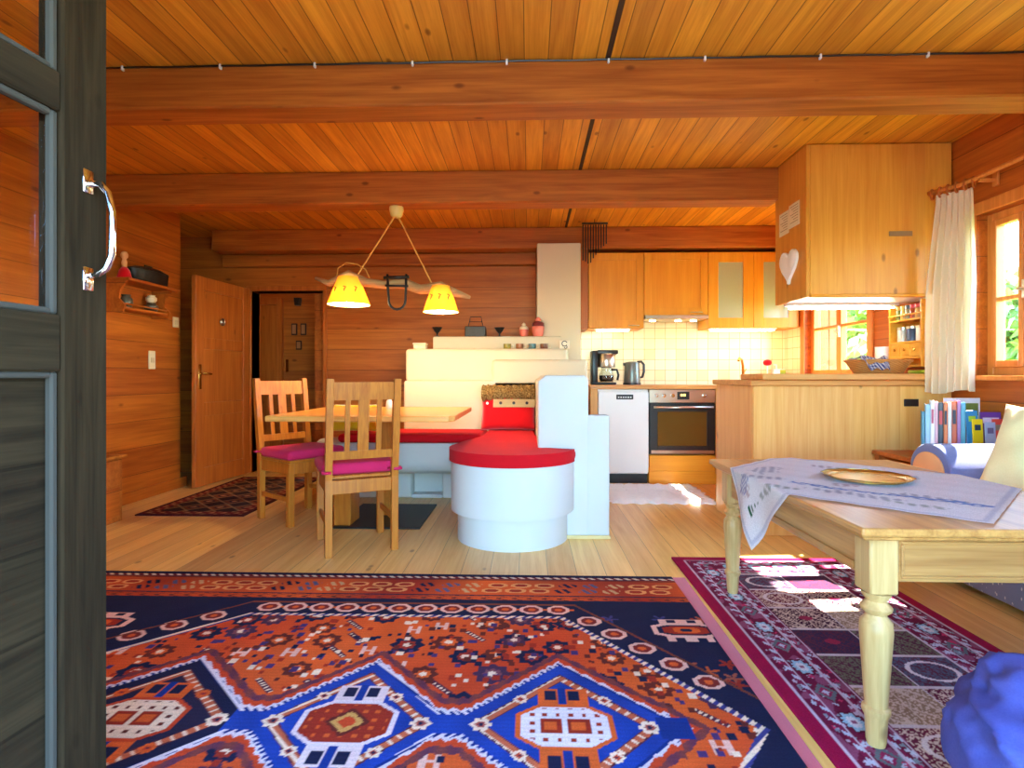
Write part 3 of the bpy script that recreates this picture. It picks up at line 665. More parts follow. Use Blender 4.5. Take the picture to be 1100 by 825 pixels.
# ------------------------------------------------------------------ left wall: switches, shelf, chest
def switch(y, z, lb):
    t = thing('light_switch', lb, 'switch', (XL, y, z), group='pale switches on the left wall')
    bm = B(); box(bm, XL, XL+.008, y-.04, y+.04, z-.045 if z > 1.4 else z-.075, z+.045 if z > 1.4 else z+.075, .003); obj('switch_plate', bm, plain('ivory_plastic', S(226, 208, 168), .5), t)
    bm = B(); box(bm, XL+.008, XL+.013, y-.02, y+.02, z-.02, z+.02, .002); obj('rocker', bm, plain('ivory_rocker', S(214, 190, 150), .5), t)
switch(4.50, 1.12, 'tall pale switch plate low on the left wall below the shelf')
switch(4.81, 1.46, 'small pale switch beside the end of the wall shelf')
t = thing('wall_shelf', 'two-tier orange pine shelf with scalloped ends on the left wall', 'shelf', (XL, 4.40, 1.50))
bm = B(); box(bm, XL+.012, XL+.20, 4.26, 4.86, 1.73, 1.752, .004); obj('top_board', bm, M['wall_y'], t)
bm = B(); box(bm, XL+.012, XL+.15, 4.28, 4.77, 1.525, 1.543, .003); obj('lower_board', bm, M['wall_y'], t)
bm = B(); box(bm, XL+.001, XL+.012, 4.26, 4.79, 1.53, 1.75, .002); obj('back_board', bm, M['wall_y'], t)
for y in (4.262, 4.7705):
    bm = B(); prism(bm, [(XL+.012, 1.50), (XL+.15, 1.50), (XL+.165, 1.55), (XL+.12, 1.60), (XL+.13, 1.66), (XL+.18, 1.73), (XL+.012, 1.73)], 'y', y, y+.018); obj('bracket', bm, M['wall_y'], t)
bm = B(); tube(bm, [(XL+.14, 4.281, 1.565), (XL+.14, 4.77, 1.565)], .006, 8); obj('rail', bm, M['wall_y'], t)
t = thing('roasting_pan', 'dark roasting pan standing on top of the wall shelf', 'pan', (XL+.1, 4.6, 1.7525))
bm = B(); lathe(bm, [(.0, 0), (.075, 0), (.085, .02), (.088, .09), (.082, .09), (.078, .012), (0, .012)], (XL+.105, 4.6, 1.753), 28, M=Matrix.Translation((XL+.105, 4.6, 0)) @ Matrix.Diagonal((1, 2.4, 1, 1)) @ Matrix.Translation((-(XL+.105), -4.6, 0))); obj('pan_body', bm, M['black'], t, 40)
bm = B(); lathe(bm, [(.09, 0), (.09, .008), (.06, .03), (0, .036)], (XL+.105, 4.6, 1.844), 28, M=Matrix.Translation((XL+.105, 4.6, 0)) @ Matrix.Diagonal((1, 2.4, 1, 1)) @ Matrix.Translation((-(XL+.105), -4.6, 0))); tube(bm, [(XL+.105, 4.56, 1.87), (XL+.105, 4.56, 1.895), (XL+.105, 4.64, 1.895), (XL+.105, 4.64, 1.87)], .006, 6); obj('lid', bm, M['black'], t, 40)
def pot(x, y, z, r, h, mat, nm, lb, cat):
    bm = B(); lathe(bm, [(0, 0), (r*.7, 0), (r, h*.35), (r*.95, h*.7), (r*.6, h*.85), (r*.72, h), (r*.6, h), (r*.45, h*.85), (0, h*.3)], (x, y, z), 20); return solo(nm, bm, mat, lb, cat, smooth=50)
pot(XL+.075, 4.40, 1.5435, .045, .10, plain('grey_glazed', S(86, 80, 70), .3), 'jug', 'grey glazed jug on the lower tier of the wall shelf', 'jug')
pot(XL+.075, 4.68, 1.5435, .05, .075, plain('brown_bowl_glaze', S(90, 70, 50), .3), 'bowl', 'dark stacked bowl on the lower tier of the wall shelf', 'bowl')
pot(XL+.075, 4.68, 1.619, .04, .06, plain('cream_glaze', S(220, 204, 176), .3), 'cup', 'cream cup on top of the stacked bowl on the wall shelf', 'cup')
t = thing('hanging_doll', 'small pale cloth doll with red skirt above the wall shelf', 'doll', (XL+.12, 4.32, 1.7525))
bm = B(); lathe(bm, [(.05, 0), (.035, .06), (.015, .085)], (XL+.12, 4.32, 1.753), 12); obj('skirt', bm, M['redfelt'], t, True)
bm = B(); lathe(bm, [(.016, .08), (.02, .12), (.012, .14), (.024, .155), (.026, .175), (.016, .195), (0, .2)], (XL+.12, 4.32, 1.753), 12); obj('doll_body', bm, M['peach'], t, True)
for o_ in [q for q in bpy.data.objects if q.parent is None and q.name.split('.')[0] in ('wall_shelf', 'roasting_pan', 'jug', 'bowl', 'cup', 'hanging_doll')]: o_.location.y -= .29; o_.location.z -= .045
t = thing('chest', 'low orange wooden chest against the left wall beside the entrance door', 'chest', (-2.93, 3.49, 0))
bm = B(); box(bm, XL+.024, -2.78, 3.24, 3.74, .0, .43, .004); obj('chest_body', bm, M['wall_x'], t)
bm = B(); box(bm, XL+.024, -2.755, 3.22, 3.76, .43, .452, .004); obj('lid', bm, M['wall_x'], t)
bm = B(); box(bm, -2.78, -2.774, 3.27, 3.71, .04, .235, .002); obj('front_panel', bm, M['wall_y'], t)
bm = B(); box(bm, -2.78, -2.774, 3.27, 3.71, .25, .41, .002); obj('front_panel', bm, M['wall_x'], t)

# ------------------------------------------------------------------ stove and bench
PL = M['plaster']
st = thing('masonry_stove', 'white plastered masonry stove with tiered top and rounded bench', 'stove', (-.3, 4.3, 0))
C0 = (-.10, 3.455)
def bench_outline(r, xl, xr):
    pts = []
    for i in range(33):
        a = R(180+180*i/32); pts.append((C0[0]+r*math.cos(a), C0[1]+r*math.sin(a)))
    return pts
def L_out(r, y_back, xl_far, xr):
    p = bench_outline(r, 0, 0)
    return p+[(C0[0]+r, C0[1]+.0)]*0+[(xr, C0[1]+.001)]*(1 if xr < C0[0]+r-.01 else 0)+[(min(xr, C0[0]+r), y_back), (xl_far, y_back)]+[(xl_far+(C0[0]-r-xl_far)*(i/8)**2*1.0, 4.1-(4.1-C0[1])*i/8) for i in range(1, 8)]
bm = B(); prism(bm, L_out(.378, 4.8, -.33, .20), 'z', .18, .475, .036, 4); obj('bench_seat_base', bm, PL, st, 35)
bm = B(); prism(bm, L_out(.338, 4.8, -.29, .20), 'z', 0, .24); obj('bench_plinth', bm, PL, st, 35)
bm = B(); prism(bm, [(.056, 0.012), (.362, .012), (.362, .968), (.335, .991), (.10, .991), (.056, .955)], 'y', 3.40, 4.71, .012, 2); obj('side_wall', bm, PL, st, 35)
bm = B(); box(bm, .35, .49, 3.401, 3.50, .012, .748, .012, seg=2); obj('step_wall', bm, PL, st, 35)
bm = B(); box(bm, .21, .495, 3.385, 3.40, 0.0, .022, .003); obj('base_trim', bm, plain('pale_oak_strip', S(216, 190, 130), .5), st)
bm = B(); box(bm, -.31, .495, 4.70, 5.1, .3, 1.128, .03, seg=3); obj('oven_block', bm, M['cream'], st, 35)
# wall bench with undercut front, rounded left end
pts = [(4.8, .475), (4.8, .235), (4.30, .235), (4.245, .27), (4.222, .33), (4.222, .475)]
bm = B(); prism(bm, pts, 'x', -1.42, -.30, .015, 2); lathe(bm, [(.0, .235), (.23, .235), (.278, .28), (.29, .34), (.29, .46), (.275, .475), (0, .475)], (-1.42, 4.511, 0), 28); obj('wall_bench', bm, PL, st, 35)
bm = B()
for a, b in ((-1.45, -.95), (-.70, -.28)): box(bm, a, b, 4.50, 4.8, 0, .24, .01)
box(bm, -.95, -.70, 4.62, 4.8, 0, .24); box(bm, -.95, -.70, 4.505, 4.62, 0, .03, .004); lathe(bm, [(0, 0), (.15, 0), (.15, .24), (0, .24)], (-1.45, 4.65, 0), 24); obj('bench_footing', bm, PL, st, 35)
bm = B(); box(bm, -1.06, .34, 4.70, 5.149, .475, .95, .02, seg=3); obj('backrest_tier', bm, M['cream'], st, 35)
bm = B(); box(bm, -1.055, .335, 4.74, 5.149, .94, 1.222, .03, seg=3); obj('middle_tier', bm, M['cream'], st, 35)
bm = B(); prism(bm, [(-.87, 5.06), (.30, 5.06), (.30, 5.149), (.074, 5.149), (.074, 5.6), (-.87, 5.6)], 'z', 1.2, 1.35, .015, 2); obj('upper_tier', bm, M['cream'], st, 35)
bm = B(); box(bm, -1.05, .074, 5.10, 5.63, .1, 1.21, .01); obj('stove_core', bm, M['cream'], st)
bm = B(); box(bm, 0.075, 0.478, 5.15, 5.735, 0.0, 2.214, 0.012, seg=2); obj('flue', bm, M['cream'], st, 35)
bm = B(); box(bm, .43, .49, 4.69, 4.701, .80, .83, .003); obj('damper', bm, M['dark'], st)
# seat cushions
bm = B(); prism(bm, [(-1.46, 4.235), (-.36, 4.235), (-.345, 4.69), (-1.46, 4.69)], 'z', .476, .545, .03, 4); solo('bench_cushion', bm, M['red'], 'long flat red cushion on the white bench behind the dining table', 'cushion', smooth=40)
pts = []
r = .39
for i in range(41):
    a = R(172+196*i/40); x, y = C0[0]+r*math.cos(a), C0[1]+r*math.sin(a)
    if x > .05 and y > 3.39: continue
    pts.append((x, y))
pts += [(.05, 3.392), (.05, 4.685), (-.335, 4.685), (-.335, 4.15), (-.35, 4.02), (-.40, 3.85), (-.45, 3.68)]
bm = B(); prism(bm, pts, 'z', .477, .55, .03, 4); solo('bench_cushion', bm, M['red'], 'red cushion with rounded end on the curved front of the bench', 'cushion', smooth=40)
# red pillow with fur trim
t = thing('pillow', 'red felt pillow with brown fur flap leaning on the stove', 'pillow', (-.19, 4.5, .551))
Mt = Matrix.Translation((-.165, 4.53, .71)) @ Matrix.Rotation(R(-14), 4, 'X')
bm = pillow_bm(.45, .33, .13, pw=.3); obj('pillow_body', xform(bm, Mt), M['redfelt'], t, True)
b = NB('brown_fur'); co = b.obj(); n = b.noise(co, 90, 4); c = b.ramp(n, [(.35, S(104, 76, 40)), (.55, S(160, 128, 76)), (.7, S(196, 166, 110))]); b.bump(n, 1.0, .02); FUR = b.set(c, .95, spec=.05)
bm = B()
def fur_fn(u, v):
    a = 2*PI*u; x = -.22+.44*v; w = 1 if 0 < v < 1 else .55
    k = .006*math.sin(v*95+a*5)+.005*math.sin(v*53-a*3)
    return (x, -.03+(.055*w+k)*math.cos(a), .135+(.066*w+k)*math.sin(a))
surf(bm, fur_fn, 22, 60, True); bmesh.ops.holes_fill(bm, edges=[e for e in bm.edges if e.is_boundary]); obj('fur_flap', xform(bm, Mt), FUR, t, True, 'brown curly fur flap')
bm = B(); surf(bm, lambda u, v: (-.12+.335*u, -.069-.006*math.sin(PI*u), .012+.065*v), 10, 4); r_ = bmesh.ops.solidify(bm, geom=bm.faces[:], thickness=.003); obj('buttoned_band', xform(bm, Mt), M['cream_fab'], t, False, 'cream band')
for x in (-.06, .045, .15):
    bm = B(); lathe(bm, [(0, 0), (.012, 0), (.012, .004), (0, .006)], seg=12, M=Matrix.Translation((x, -.076, .045)) @ Matrix.Rotation(R(90), 4, 'X')); obj('button', xform(bm, Mt), M['dark'], t)
bm = B(); lathe(bm, [(0, 0), (.011, 0), (.011, .004), (0, .006)], seg=12, M=Matrix.Translation((-.168, -.064, .045)) @ Matrix.Rotation(R(90), 4, 'X')); obj('button', xform(bm, Mt), M['white'], t, label='white button')
# pillows at left end of bench
t = solo('pillow', xform(pillow_bm(.36, .20, .13), Matrix.Translation((-1.43, 4.55, .656)) @ Matrix.Rotation(R(-12), 4, 'X')), M['white_fab'], 'white pillow leaning at the left end of the bench behind the chair', 'pillow', smooth=True)
t = solo('pillow', xform(pillow_bm(.38, .22, .12), Matrix.Translation((-1.37, 4.36, .658)) @ Matrix.Rotation(R(-22), 4, 'X')), M['yellow_fab'], 'yellow pillow in front of the white pillow on the bench', 'pillow', smooth=True)

# things on top of the stove
def goblet(x, y, z, lb, h=.085):
    t = thing('goblet', lb, 'goblet', (x, y, z), group='dark goblets on the stove')
    bm = B(); lathe(bm, [(.022, 0), (.022, .004), (.006, .012), (.008, h*.35)], (x, y, z), 16); obj('foot', bm, M['black'], t, 50)
    bm = B(); lathe(bm, [(.008, h*.35), (.028, h*.6), (.048, h), (.043, h), (.022, h*.6), (0, h*.45)], (x, y, z), 20); obj('cup', bm, M['black'], t, 50)
goblet(-.84, 5.10, 1.3505, 'dark flared goblet alone at the left end of the stove top')
goblet(-.27, 5.14, 1.3505, 'dark flared goblet right of the black lantern')
t = thing('lantern', 'black metal box lantern with wire handle on the stove top', 'lantern', (-.49, 5.15, 1.3505))
bm = B(); box(bm, -.585, -.395, 5.09, 5.21, 1.3505, 1.445, .006)
for k in range(4): box(bm, -.575+k*.045, -.575+k*.045+.03, 5.086, 5.092, 1.365, 1.43, .001)
obj('lantern_body', bm, M['black'], t)
bm = B(); tube(bm, [(-.56, 5.15, 1.445), (-.545, 5.15, 1.50), (-.54, 5.15, 1.535), (-.44, 5.15, 1.535), (-.435, 5.15, 1.50), (-.42, 5.15, 1.445)], .004, 6); tube(bm, [(-.545, 5.15, 1.49), (-.435, 5.15, 1.49)], .003, 6); obj('handle', bm, M['black'], t)
salm = plain('salmon_ceramic', S(226, 120, 100), .4); crm = plain('cream_ceramic', S(236, 216, 180), .4)
for x, s, lb in ((-.045, .85, 'small salmon and cream lidded jar on the stove top'), (.085, 1.15, 'larger salmon lidded jar with dark neck beside the flue')):
    t = thing('lidded_jar', lb, 'jar', (x, 5.17 if s < 1 else 5.11, 1.3505), group='salmon jars on the stove'); y = 5.17 if s < 1 else 5.11
    bm = B(); lathe(bm, [(0, 0), (.036*s, 0), (.046*s, .03*s), (.05*s, .075*s), (.046*s, .08*s), (0, .08*s)], (x, y, 1.3505), 24); obj('jar_body', bm, salm, t, 50)
    bm = B(); lathe(bm, [(.05*s, .0801*s), (.046*s, .105*s), (.03*s, .118*s), (0, .12*s)], (x, y, 1.3505), 24); obj('lid', bm, plain('maroon_glaze', S(110, 40, 40), .4) if s > 1 else crm, t, 50)
    bm = B(); lathe(bm, [(.02*s, .116*s), (.024*s, .135*s), (.012*s, .15*s), (0, .158*s)], (x, y, 1.3505), 16); obj('knob', bm, salm if s > 1 else crm, t, True)
for x, c, cn in ((-.19, (146, 130, 50), 'olive'), (-.08, (150, 90, 50), 'brown'), (.03, (80, 116, 116), 'teal'), (.135, (120, 70, 40), 'red-brown')):
    t = thing('painted_mug', f'small cream mug painted {cn} on the front ledge of the stove', 'mug', (x, 4.92, 1.2225), group='painted mugs on the stove ledge')
    bm = B(); lathe(bm, [(0, 0), (.03, 0), (.034, .01), (.034, .05), (.03, .05), (.028, .012), (0, .012)], (x, 4.92, 1.2225), 18); obj('mug_body', bm, plain(cn+'_painted_glaze', S(*c), .35, var=.6, scale=45), t, 50)
    bm = B(); tube(bm, [(x+.032, 4.92, 1.2625), (x+.055, 4.92, 1.262), (x+.055, 4.92, 1.238), (x+.032, 4.92, 1.2365)], .005, 6); obj('handle', bm, crm, t, True)
t = thing('box', 'small pale box at the left end of the stove below the goblet', 'box', (-.975, 5.0, 1.2225))
bm = B(); box(bm, -1.03, -.92, 4.95, 5.05, 1.2225, 1.27, .006); obj('box_body', bm, crm, t)
bm = B(); box(bm, -1.035, -.915, 4.945, 5.055, 1.27, 1.285, .004); obj('lid', bm, crm, t)
t = thing('tile_plaque', 'cream tile with dark scroll ornament standing at the right end of the stove', 'plaque', (.31, 4.76, 1.2225))
bm = B(); box(bm, .265, .355, 4.86, 4.872, 1.2225, 1.30, .004); obj('plaque_body', bm, crm, t)
bm = B(); tube(bm, arc((.31, 4.858, 1.27), .022, 20, 330, 14, 'xz'), .004, 6); tube(bm, arc((.32, 4.858, 1.24), .012, 90, -180, 10, 'xz'), .003, 6); obj('scroll', bm, M['dark'], t, True)

# ------------------------------------------------------------------ dining table
t = thing('dining_table', 'light wooden dining table on a square post before the white bench', 'table', (-1.0, 3.78, 0))
bm = B(); prism(bm, [(-1.56, 3.26), (-.47, 3.26), (-.44, 3.31), (-.44, 4.28), (-1.50, 4.28), (-1.56, 4.22)], 'z', .715, .75, .006); obj('tabletop', bm, M['table_top'], t)
bm = B(); box(bm, -1.20, -.80, 3.75, 4.10, .685, .715, .004); obj('top_support', bm, M['chair'], t)
bm = B(); box(bm, -1.055, -.945, 3.875, 3.985, .012, .685, .006); obj('post', bm, M['chair'], t)
bm = B(); box(bm, -1.27, -1.16, 3.60, 3.80, .012, .24, .006); obj('foot_block', bm, M['chair'], t)
bm = B(); box(bm, -1.27, -.70, 3.57, 4.24, .0, .012, .003); obj('base_plate', bm, M['black'], t, label='black metal floor plate')
bm = B(); lathe(bm, [(0, 0), (.022, 0), (.026, .01), (.022, .055), (.015, .065), (.016, .075), (0, .076)], (-1.0, 3.98, .7505), 18); solo('salt_shaker', bm, M['white'], 'small white shaker standing on the dining table', 'shaker', smooth=50)

# ------------------------------------------------------------------ dining chairs
def chair(lb, loc, rz):
    t = thing('dining_chair', lb, 'chair', loc, rz, 'slatted pine dining chairs', local=True)     # local: faces +Y
    w, d, s = .18, .19, .021
    def lean(z): return -d-(max(0, z-.42)*.13)
    for sx in (-1, 1):
        bm = B(); tube(bm, [(sx*w, -d, 0), (sx*w, -d, .42), (sx*w, lean(.7), .7), (sx*w, lean(.95), .95)], .0, 4, rs=[.026, .028, .028, .024])
        # square section: rotate ring by building a box chain instead
        bm.free(); bm = B()
        sec = [(-d, 0), (-d, .42), (lean(.7), .7), (lean(.97), .97)]
        prism(bm, [(y-s, z) for y, z in sec]+[(y+s, z) for y, z in sec[::-1]], 'x', sx*w-.019, sx*w+.019, .003)
        obj('back_leg', bm, M['chair'], t)
        bm = B(); box(bm, sx*w-.02, sx*w+.02, d-.02, d+.02, 0, .415, .003); obj('front_leg', bm, M['chair'], t)
        bm = B(); box(bm, sx*w-.009, sx*w+.009, -d+s, d-.02, .16, .19, .002); obj('stretcher', bm, M['chair'], t)
    bm = B(); box(bm, -w+.019, w-.019, -d-.010, -d+.010, .34, .415, .002); box(bm, -w+.02, w-.02, d-.010, d+.010, .34, .415, .002)
    for sx in (-1, 1): box(bm, sx*w-.01, sx*w+.01, -d+s, d-.02, .34, .415, .002)
    obj('seat_frame', bm, M['chair'], t)
    bm = B(); box(bm, -.2, .2, -d+.025, d+.03, .4155, .435, .005); obj('seat', bm, M['chair'], t)
    def rail(z0, z1, nm):
        bm = B(); prism(bm, [(lean(z0)-.011, z0), (lean(z0)+.011, z0), (lean(z1)+.011, z1), (lean(z1)-.011, z1)], 'x', -w+.019, w-.019, .002); obj(nm, bm, M['chair'], t)
    rail(.855, .952, 'top_rail'); rail(.53, .575, 'lower_rail')
    for x, hw in ((-.085, .014), (0, .03), (.085, .014)):
        bm = B(); prism(bm, [(lean(.5751)-.007, .5751), (lean(.5751)+.007, .5751), (lean(.8549)+.007, .8549), (lean(.8549)-.007, .8549)], 'x', x-hw, x+hw, .002); obj('slat', bm, M['chair'], t)
    return t
CH = ((-1.013, 3.25, R(27)), (-1.60, 3.86, R(-127)))
c1 = chair('pine dining chair seen from behind at the near side of the table', (CH[0][0], CH[0][1], 0), CH[0][2])
c2 = copy_thing(c1, (CH[1][0], CH[1][1], 0), CH[1][2], 'pine dining chair turned sideways at the left end of the table')
def seat_pad(loc, rz, lb):
    t = thing('seat_cushion', lb, 'cushion', (loc[0], loc[1], .4352), rz, 'crimson seat cushions on the chairs', local=True)
    bm = B(); box(bm, -.212, .212, -.15, .228, 0, .065, .024, seg=3); obj('pad', bm, M['purple'], t, 40)
    for sx in (-1, 1):
        bm = B(); tube(bm, [(sx*.15, -.14, .02), (sx*.175, -.165, .03), (sx*.215, -.19, .03), (sx*.212, -.225, .028), (sx*.17, -.228, .028)], .008, 6); obj('tie', bm, M['purple'], t, True)
seat_pad(CH[0], CH[0][2], 'crimson seat cushion on the chair seen from behind'); seat_pad(CH[1], CH[1][2], 'purple-red seat cushion on the chair at the left of the table')

# ------------------------------------------------------------------ pendant lamp over the table
t = thing('pendant_lamp', 'rustic driftwood pendant lamp with two yellow shades over the dining table', 'lamp', (-.946, 3.99, 1.45))
bm = B(); lathe(bm, [(.028, -.075), (.042, -.06), (.052, -.02), (.05, 0)], (-.946, 3.97, 2.195), 20); obj('ceiling_rose', bm, plain('ivory_rose', S(230, 200, 120), .5), t, 50)
for a, b_ in (((-.965, 3.97, 2.12), (-1.25, 3.99, 1.69)), ((-.93, 3.97, 2.12), (-.68, 3.99, 1.62))):
    bm = B(); tube(bm, [a, b_], .006, 6); obj('cord', bm, plain('hemp_cord', S(214, 156, 70), .8), t)
bm = B(); P0 = [(-1.54, 3.99, 1.695), (-1.44, 3.99, 1.655), (-1.30, 4.0, 1.715), (-1.17, 4.0, 1.66), (-1.04, 3.99, 1.645), (-.90, 4.0, 1.655), (-.78, 4.0, 1.61), (-.63, 3.99, 1.625), (-.53, 4.0, 1.585), (-.42, 3.99, 1.55)]
tube(bm, P0, .03, 10, rs=[.012, .024, .04, .034, .03, .042, .036, .042, .03, .012]); obj('wooden_bar', bm, wood('driftwood', S(190, 150, 100), S(130, 90, 56), 'X', None, rough=.8, knots=.3), t, True)
bm = B(); tube(bm, [(-1.38, 3.98, 1.70), (-1.37, 3.97, 1.76), (-1.31, 3.97, 1.80), (-1.23, 3.97, 1.79), (-1.17, 3.97, 1.75), (-1.14, 3.97, 1.69)], .005, 6); obj('flex', bm, plain('hemp_flex', S(200, 140, 60), .8), t, True)
bm = B(); U = [(-1.005, 3.94, 1.71), (-1.0, 3.94, 1.60), (-.995, 3.94, 1.54)]+[(-.935+.06*math.cos(R(180+180*i/8)), 3.94, 1.525+.065*math.sin(R(180+180*i/8))) for i in range(9)]+[(-.872, 3.94, 1.60), (-.87, 3.94, 1.71)]
tube(bm, U, .009, 8); tube(bm, [(-1.03, 3.94, 1.685), (-.85, 3.94, 1.69)], .012, 8); tube(bm, [(-1.02, 3.94, 1.63), (-.855, 3.94, 1.625)], .008, 8); obj('horseshoe', bm, M['black'], t, True)
b = NB('parchment_shade'); co = b.obj(); n = b.noise(co, 14, 3); c = b.mix(n, S(250, 200, 70), S(255, 216, 110)); tl = b.n('BsdfTranslucent'); b.L(c, tl.inputs[0]); df = b.n('BsdfDiffuse'); b.L(c, df.inputs[0])
mx = b.n('MixShader'); mx.inputs[0].default_value = .4; b.L(df.outputs[0], mx.inputs[1]); b.L(tl.outputs[0], mx.inputs[2]); b.L(mx.outputs[0], b.out.inputs[0]); SHADE = b.m
b = NB('white_shade_lining'); tl = b.n('BsdfTranslucent'); tl.inputs[0].default_value = (.9, .82, .6, 1); df = b.n('BsdfDiffuse'); df.inputs[0].default_value = (.9, .86, .74, 1); mx = b.n('MixShader'); mx.inputs[0].default_value = .22; b.L(df.outputs[0], mx.inputs[1]); b.L(tl.outputs[0], mx.inputs[2]); b.L(mx.outputs[0], b.out.inputs[0]); LINING = b.m
for x, zb, zt, r1, r0 in ((-1.297, 1.50, 1.70, .152, .075), (-.630, 1.445, 1.632, .128, .066)):
    bm = B()
    surf(bm, lambda u, v: (x+(r1+(r0-r1)*v)*math.cos(2*PI*u), 3.99+(r1+(r0-r1)*v)*math.sin(2*PI*u), zb+(zt-zb)*v), 32, 6, True)
    bmesh.ops.solidify(bm, geom=bm.faces[:], thickness=.002)
    sh = obj('lamp_shade', bm, SHADE, t, 60)
    bm = B(); surf(bm, lambda u, v: (x+(r1-.006+(r0-r1)*v)*math.cos(2*PI*u), 3.99+(r1-.006+(r0-r1)*v)*math.sin(2*PI*u), zb+.001+(zt-zb-.004)*v), 32, 6, True); obj('lining', bm, LINING, sh, 60, 'white lining')
    for k in range(3):
        bm = B(); a = R(235+k*38); ca = Vector((math.cos(a), math.sin(a), 0)); zz = zb+.10; rr = r1+(r0-r1)*(zz-zb)/(zt-zb)+.003; p = Vector((x, 3.99, zz))+ca*rr; tang = Vector((-ca.y, ca.x, 0))
        tube(bm, [p-tang*.008+Vector((0, 0, .018)), p+tang*.01+Vector((0, 0, .012)), p+Vector((0, 0, .0)), p-tang*.004+Vector((0, 0, -.02))], .004, 5); obj('painted_motif', bm, M['dark'], sh)
    bm = B(); lathe(bm, [(0, -.05), (.025, -.042), (.042, -.018), (.042, .006), (.028, .032), (.014, .05), (.013, .07)], (x, 3.99, zb+.055), 16); obj('bulb', bm, emit('warm_bulb', (1.0, .74, .40, 1), 70), sh, True)
    bm = B(); lathe(bm, [(.018, 0), (.02, .05), (.012, .06)], (x, 3.99, zb+.125), 14); obj('socket', bm, M['dark'], sh, 50)
    ld = bpy.data.lights.new('bulb_light', 'POINT'); ld.energy = 8; ld.color = (1.0, .70, .34); ld.shadow_soft_size = .035; lo = bpy.data.objects.new('bulb_light', ld); COL.objects.link(lo); lo.location = (x, 3.99, zb+.012)
    lo.parent = t; lo.location = Vector((x, 3.99, zb-.03))-OFF[t.name]

# wind chime on the rear beam
t = thing('wind_chime', 'dark metal wind chime hanging before the rear ceiling beam', 'wind chime', (.60, 5.12, 2.015))
bm = B(); box(bm, .485, .72, 5.112, 5.128, 2.375, 2.39, .003); tube(bm, [(.60, 5.12, 2.39), (.60, 5.12, 2.42)], .004, 6); obj('hanger_bar', bm, M['black'], t)
for i in range(10):
    x = .495+i*.0235; L = (.33, .34, .36, .35, .31, .28, .25, .22, .2, .18)[i]; bm = B(); tube(bm, [(x, 5.12, 2.37-.0), (x, 5.12, 2.375-L)], .006, 8); obj('chime_rod', bm, M['black'], t)

# cable stapled along the front beam
t = thing('cable', 'thin dark cable clipped along the top of the front ceiling beam', 'cable', (0, 2.53, 2.39))
bm = B(); tube(bm, [(XL+.1+i*.11, 2.53, 2.412+.0015*math.sin(i*1.9)) for i in range(51)], .004, 6); obj('cable_run', bm, M['dark'], t)
for x in (-1.88, -1.42, -.98, -.53, -.10, .36, .79, 1.30, 1.77):
    bm = B(); box(bm, x-.005, x+.005, 2.524, 2.54, 2.398, 2.42, .002); obj('clip', bm, M['white'], t)

# ------------------------------------------------------------------ kitchen
def door_panel(bm, x0, x1, z0, z1, y, th=.02, fr=.07, inset=.008):
    box(bm, x0, x0+fr, y, y+th, z0, z1, .002); box(bm, x1-fr, x1, y, y+th, z0, z1, .002); box(bm, x0+fr, x1-fr, y, y+th, z0, z0+fr, .002); box(bm, x0+fr, x1-fr, y, y+th, z1-fr, z1, .002)
    return (x0+fr, x1-fr, z0+fr, z1-fr)
YU = 5.40
def handle(parent, x0, x1, z, y):
    bm = B(); tube(bm, [(x0, y, z), (x0+.01, y-.022, z), (x1-.01, y-.022, z), (x1, y, z)], .004, 6); obj('handle', bm, M['steel'], parent, True)
t = thing('wall_cabinet', 'orange wood wall cabinet with one panelled door above the coffee maker', 'cabinet', (.84, 5.56, 1.45), group='upper kitchen cabinets')
bm = B(); box(bm, .576, 1.105, YU+.021, 5.734, 1.45, 2.175, .002); obj('cabinet_body', bm, M['kitchen'], t)
bm = B(); a = door_panel(bm, .577, 1.104, 1.451, 2.174, YU); box(bm, a[0], a[1], YU+.009, YU+.018, a[2], a[3]); dr = obj('door', bm, M['kitchen'], t); handle(dr, .96, 1.06, 1.475, YU)
t = thing('wall_cabinet', 'shorter orange wood wall cabinet over the extractor hood', 'cabinet', (1.41, 5.56, 1.57), group='upper kitchen cabinets')
bm = B(); box(bm, 1.108, 1.715, YU+.021, 5.734, 1.572, 2.175, .002); obj('cabinet_body', bm, M['kitchen'], t)
bm = B(); a = door_panel(bm, 1.109, 1.714, 1.573, 2.174, YU); box(bm, a[0], a[1], YU+.009, YU+.018, a[2], a[3]); dr = obj('door', bm, M['kitchen'], t); handle(dr, 1.55, 1.66, 1.60, YU)
t = thing('extractor_hood', 'flat steel extractor hood with glowing lamps below the short cabinet', 'extractor hood', (1.41, 5.56, 1.52))
bm = B(); box(bm, 1.112, 1.712, YU-.03, 5.70, 1.535, 1.5715, .004); obj('hood_body', bm, M['steel'], t)
for x in (1.22, 1.47, 1.62):
    bm = B(); lathe(bm, [(0, 0), (.03, 0), (.03, .006), (0, .006)], (x, 5.55, 1.5288), 16); obj('spot_lamp', bm, emit('hood_lamp', (1, .78, .42, 1), 14), t)
t = thing('wall_cabinet', 'orange wood wall cabinet with two glazed doors over the sink', 'cabinet', (2.15, 5.56, 1.45), group='upper kitchen cabinets')
bm = B(); box(bm, 1.718, 2.572, 5.70, 5.734, 1.45, 2.175); box(bm, 1.718, 1.736, YU+.021, 5.70, 1.45, 2.175); box(bm, 2.554, 2.572, YU+.021, 5.70, 1.45, 2.175); box(bm, 1.736, 2.554, YU+.021, 5.70, 1.45, 1.468); box(bm, 1.736, 2.554, YU+.021, 5.70, 2.157, 2.175); box(bm, 2.136, 2.154, YU+.03, 5.70, 1.468, 2.157); obj('cabinet_body', bm, M['kitchen'], t)
SHZ = (1.70, 1.89)
bm = B()
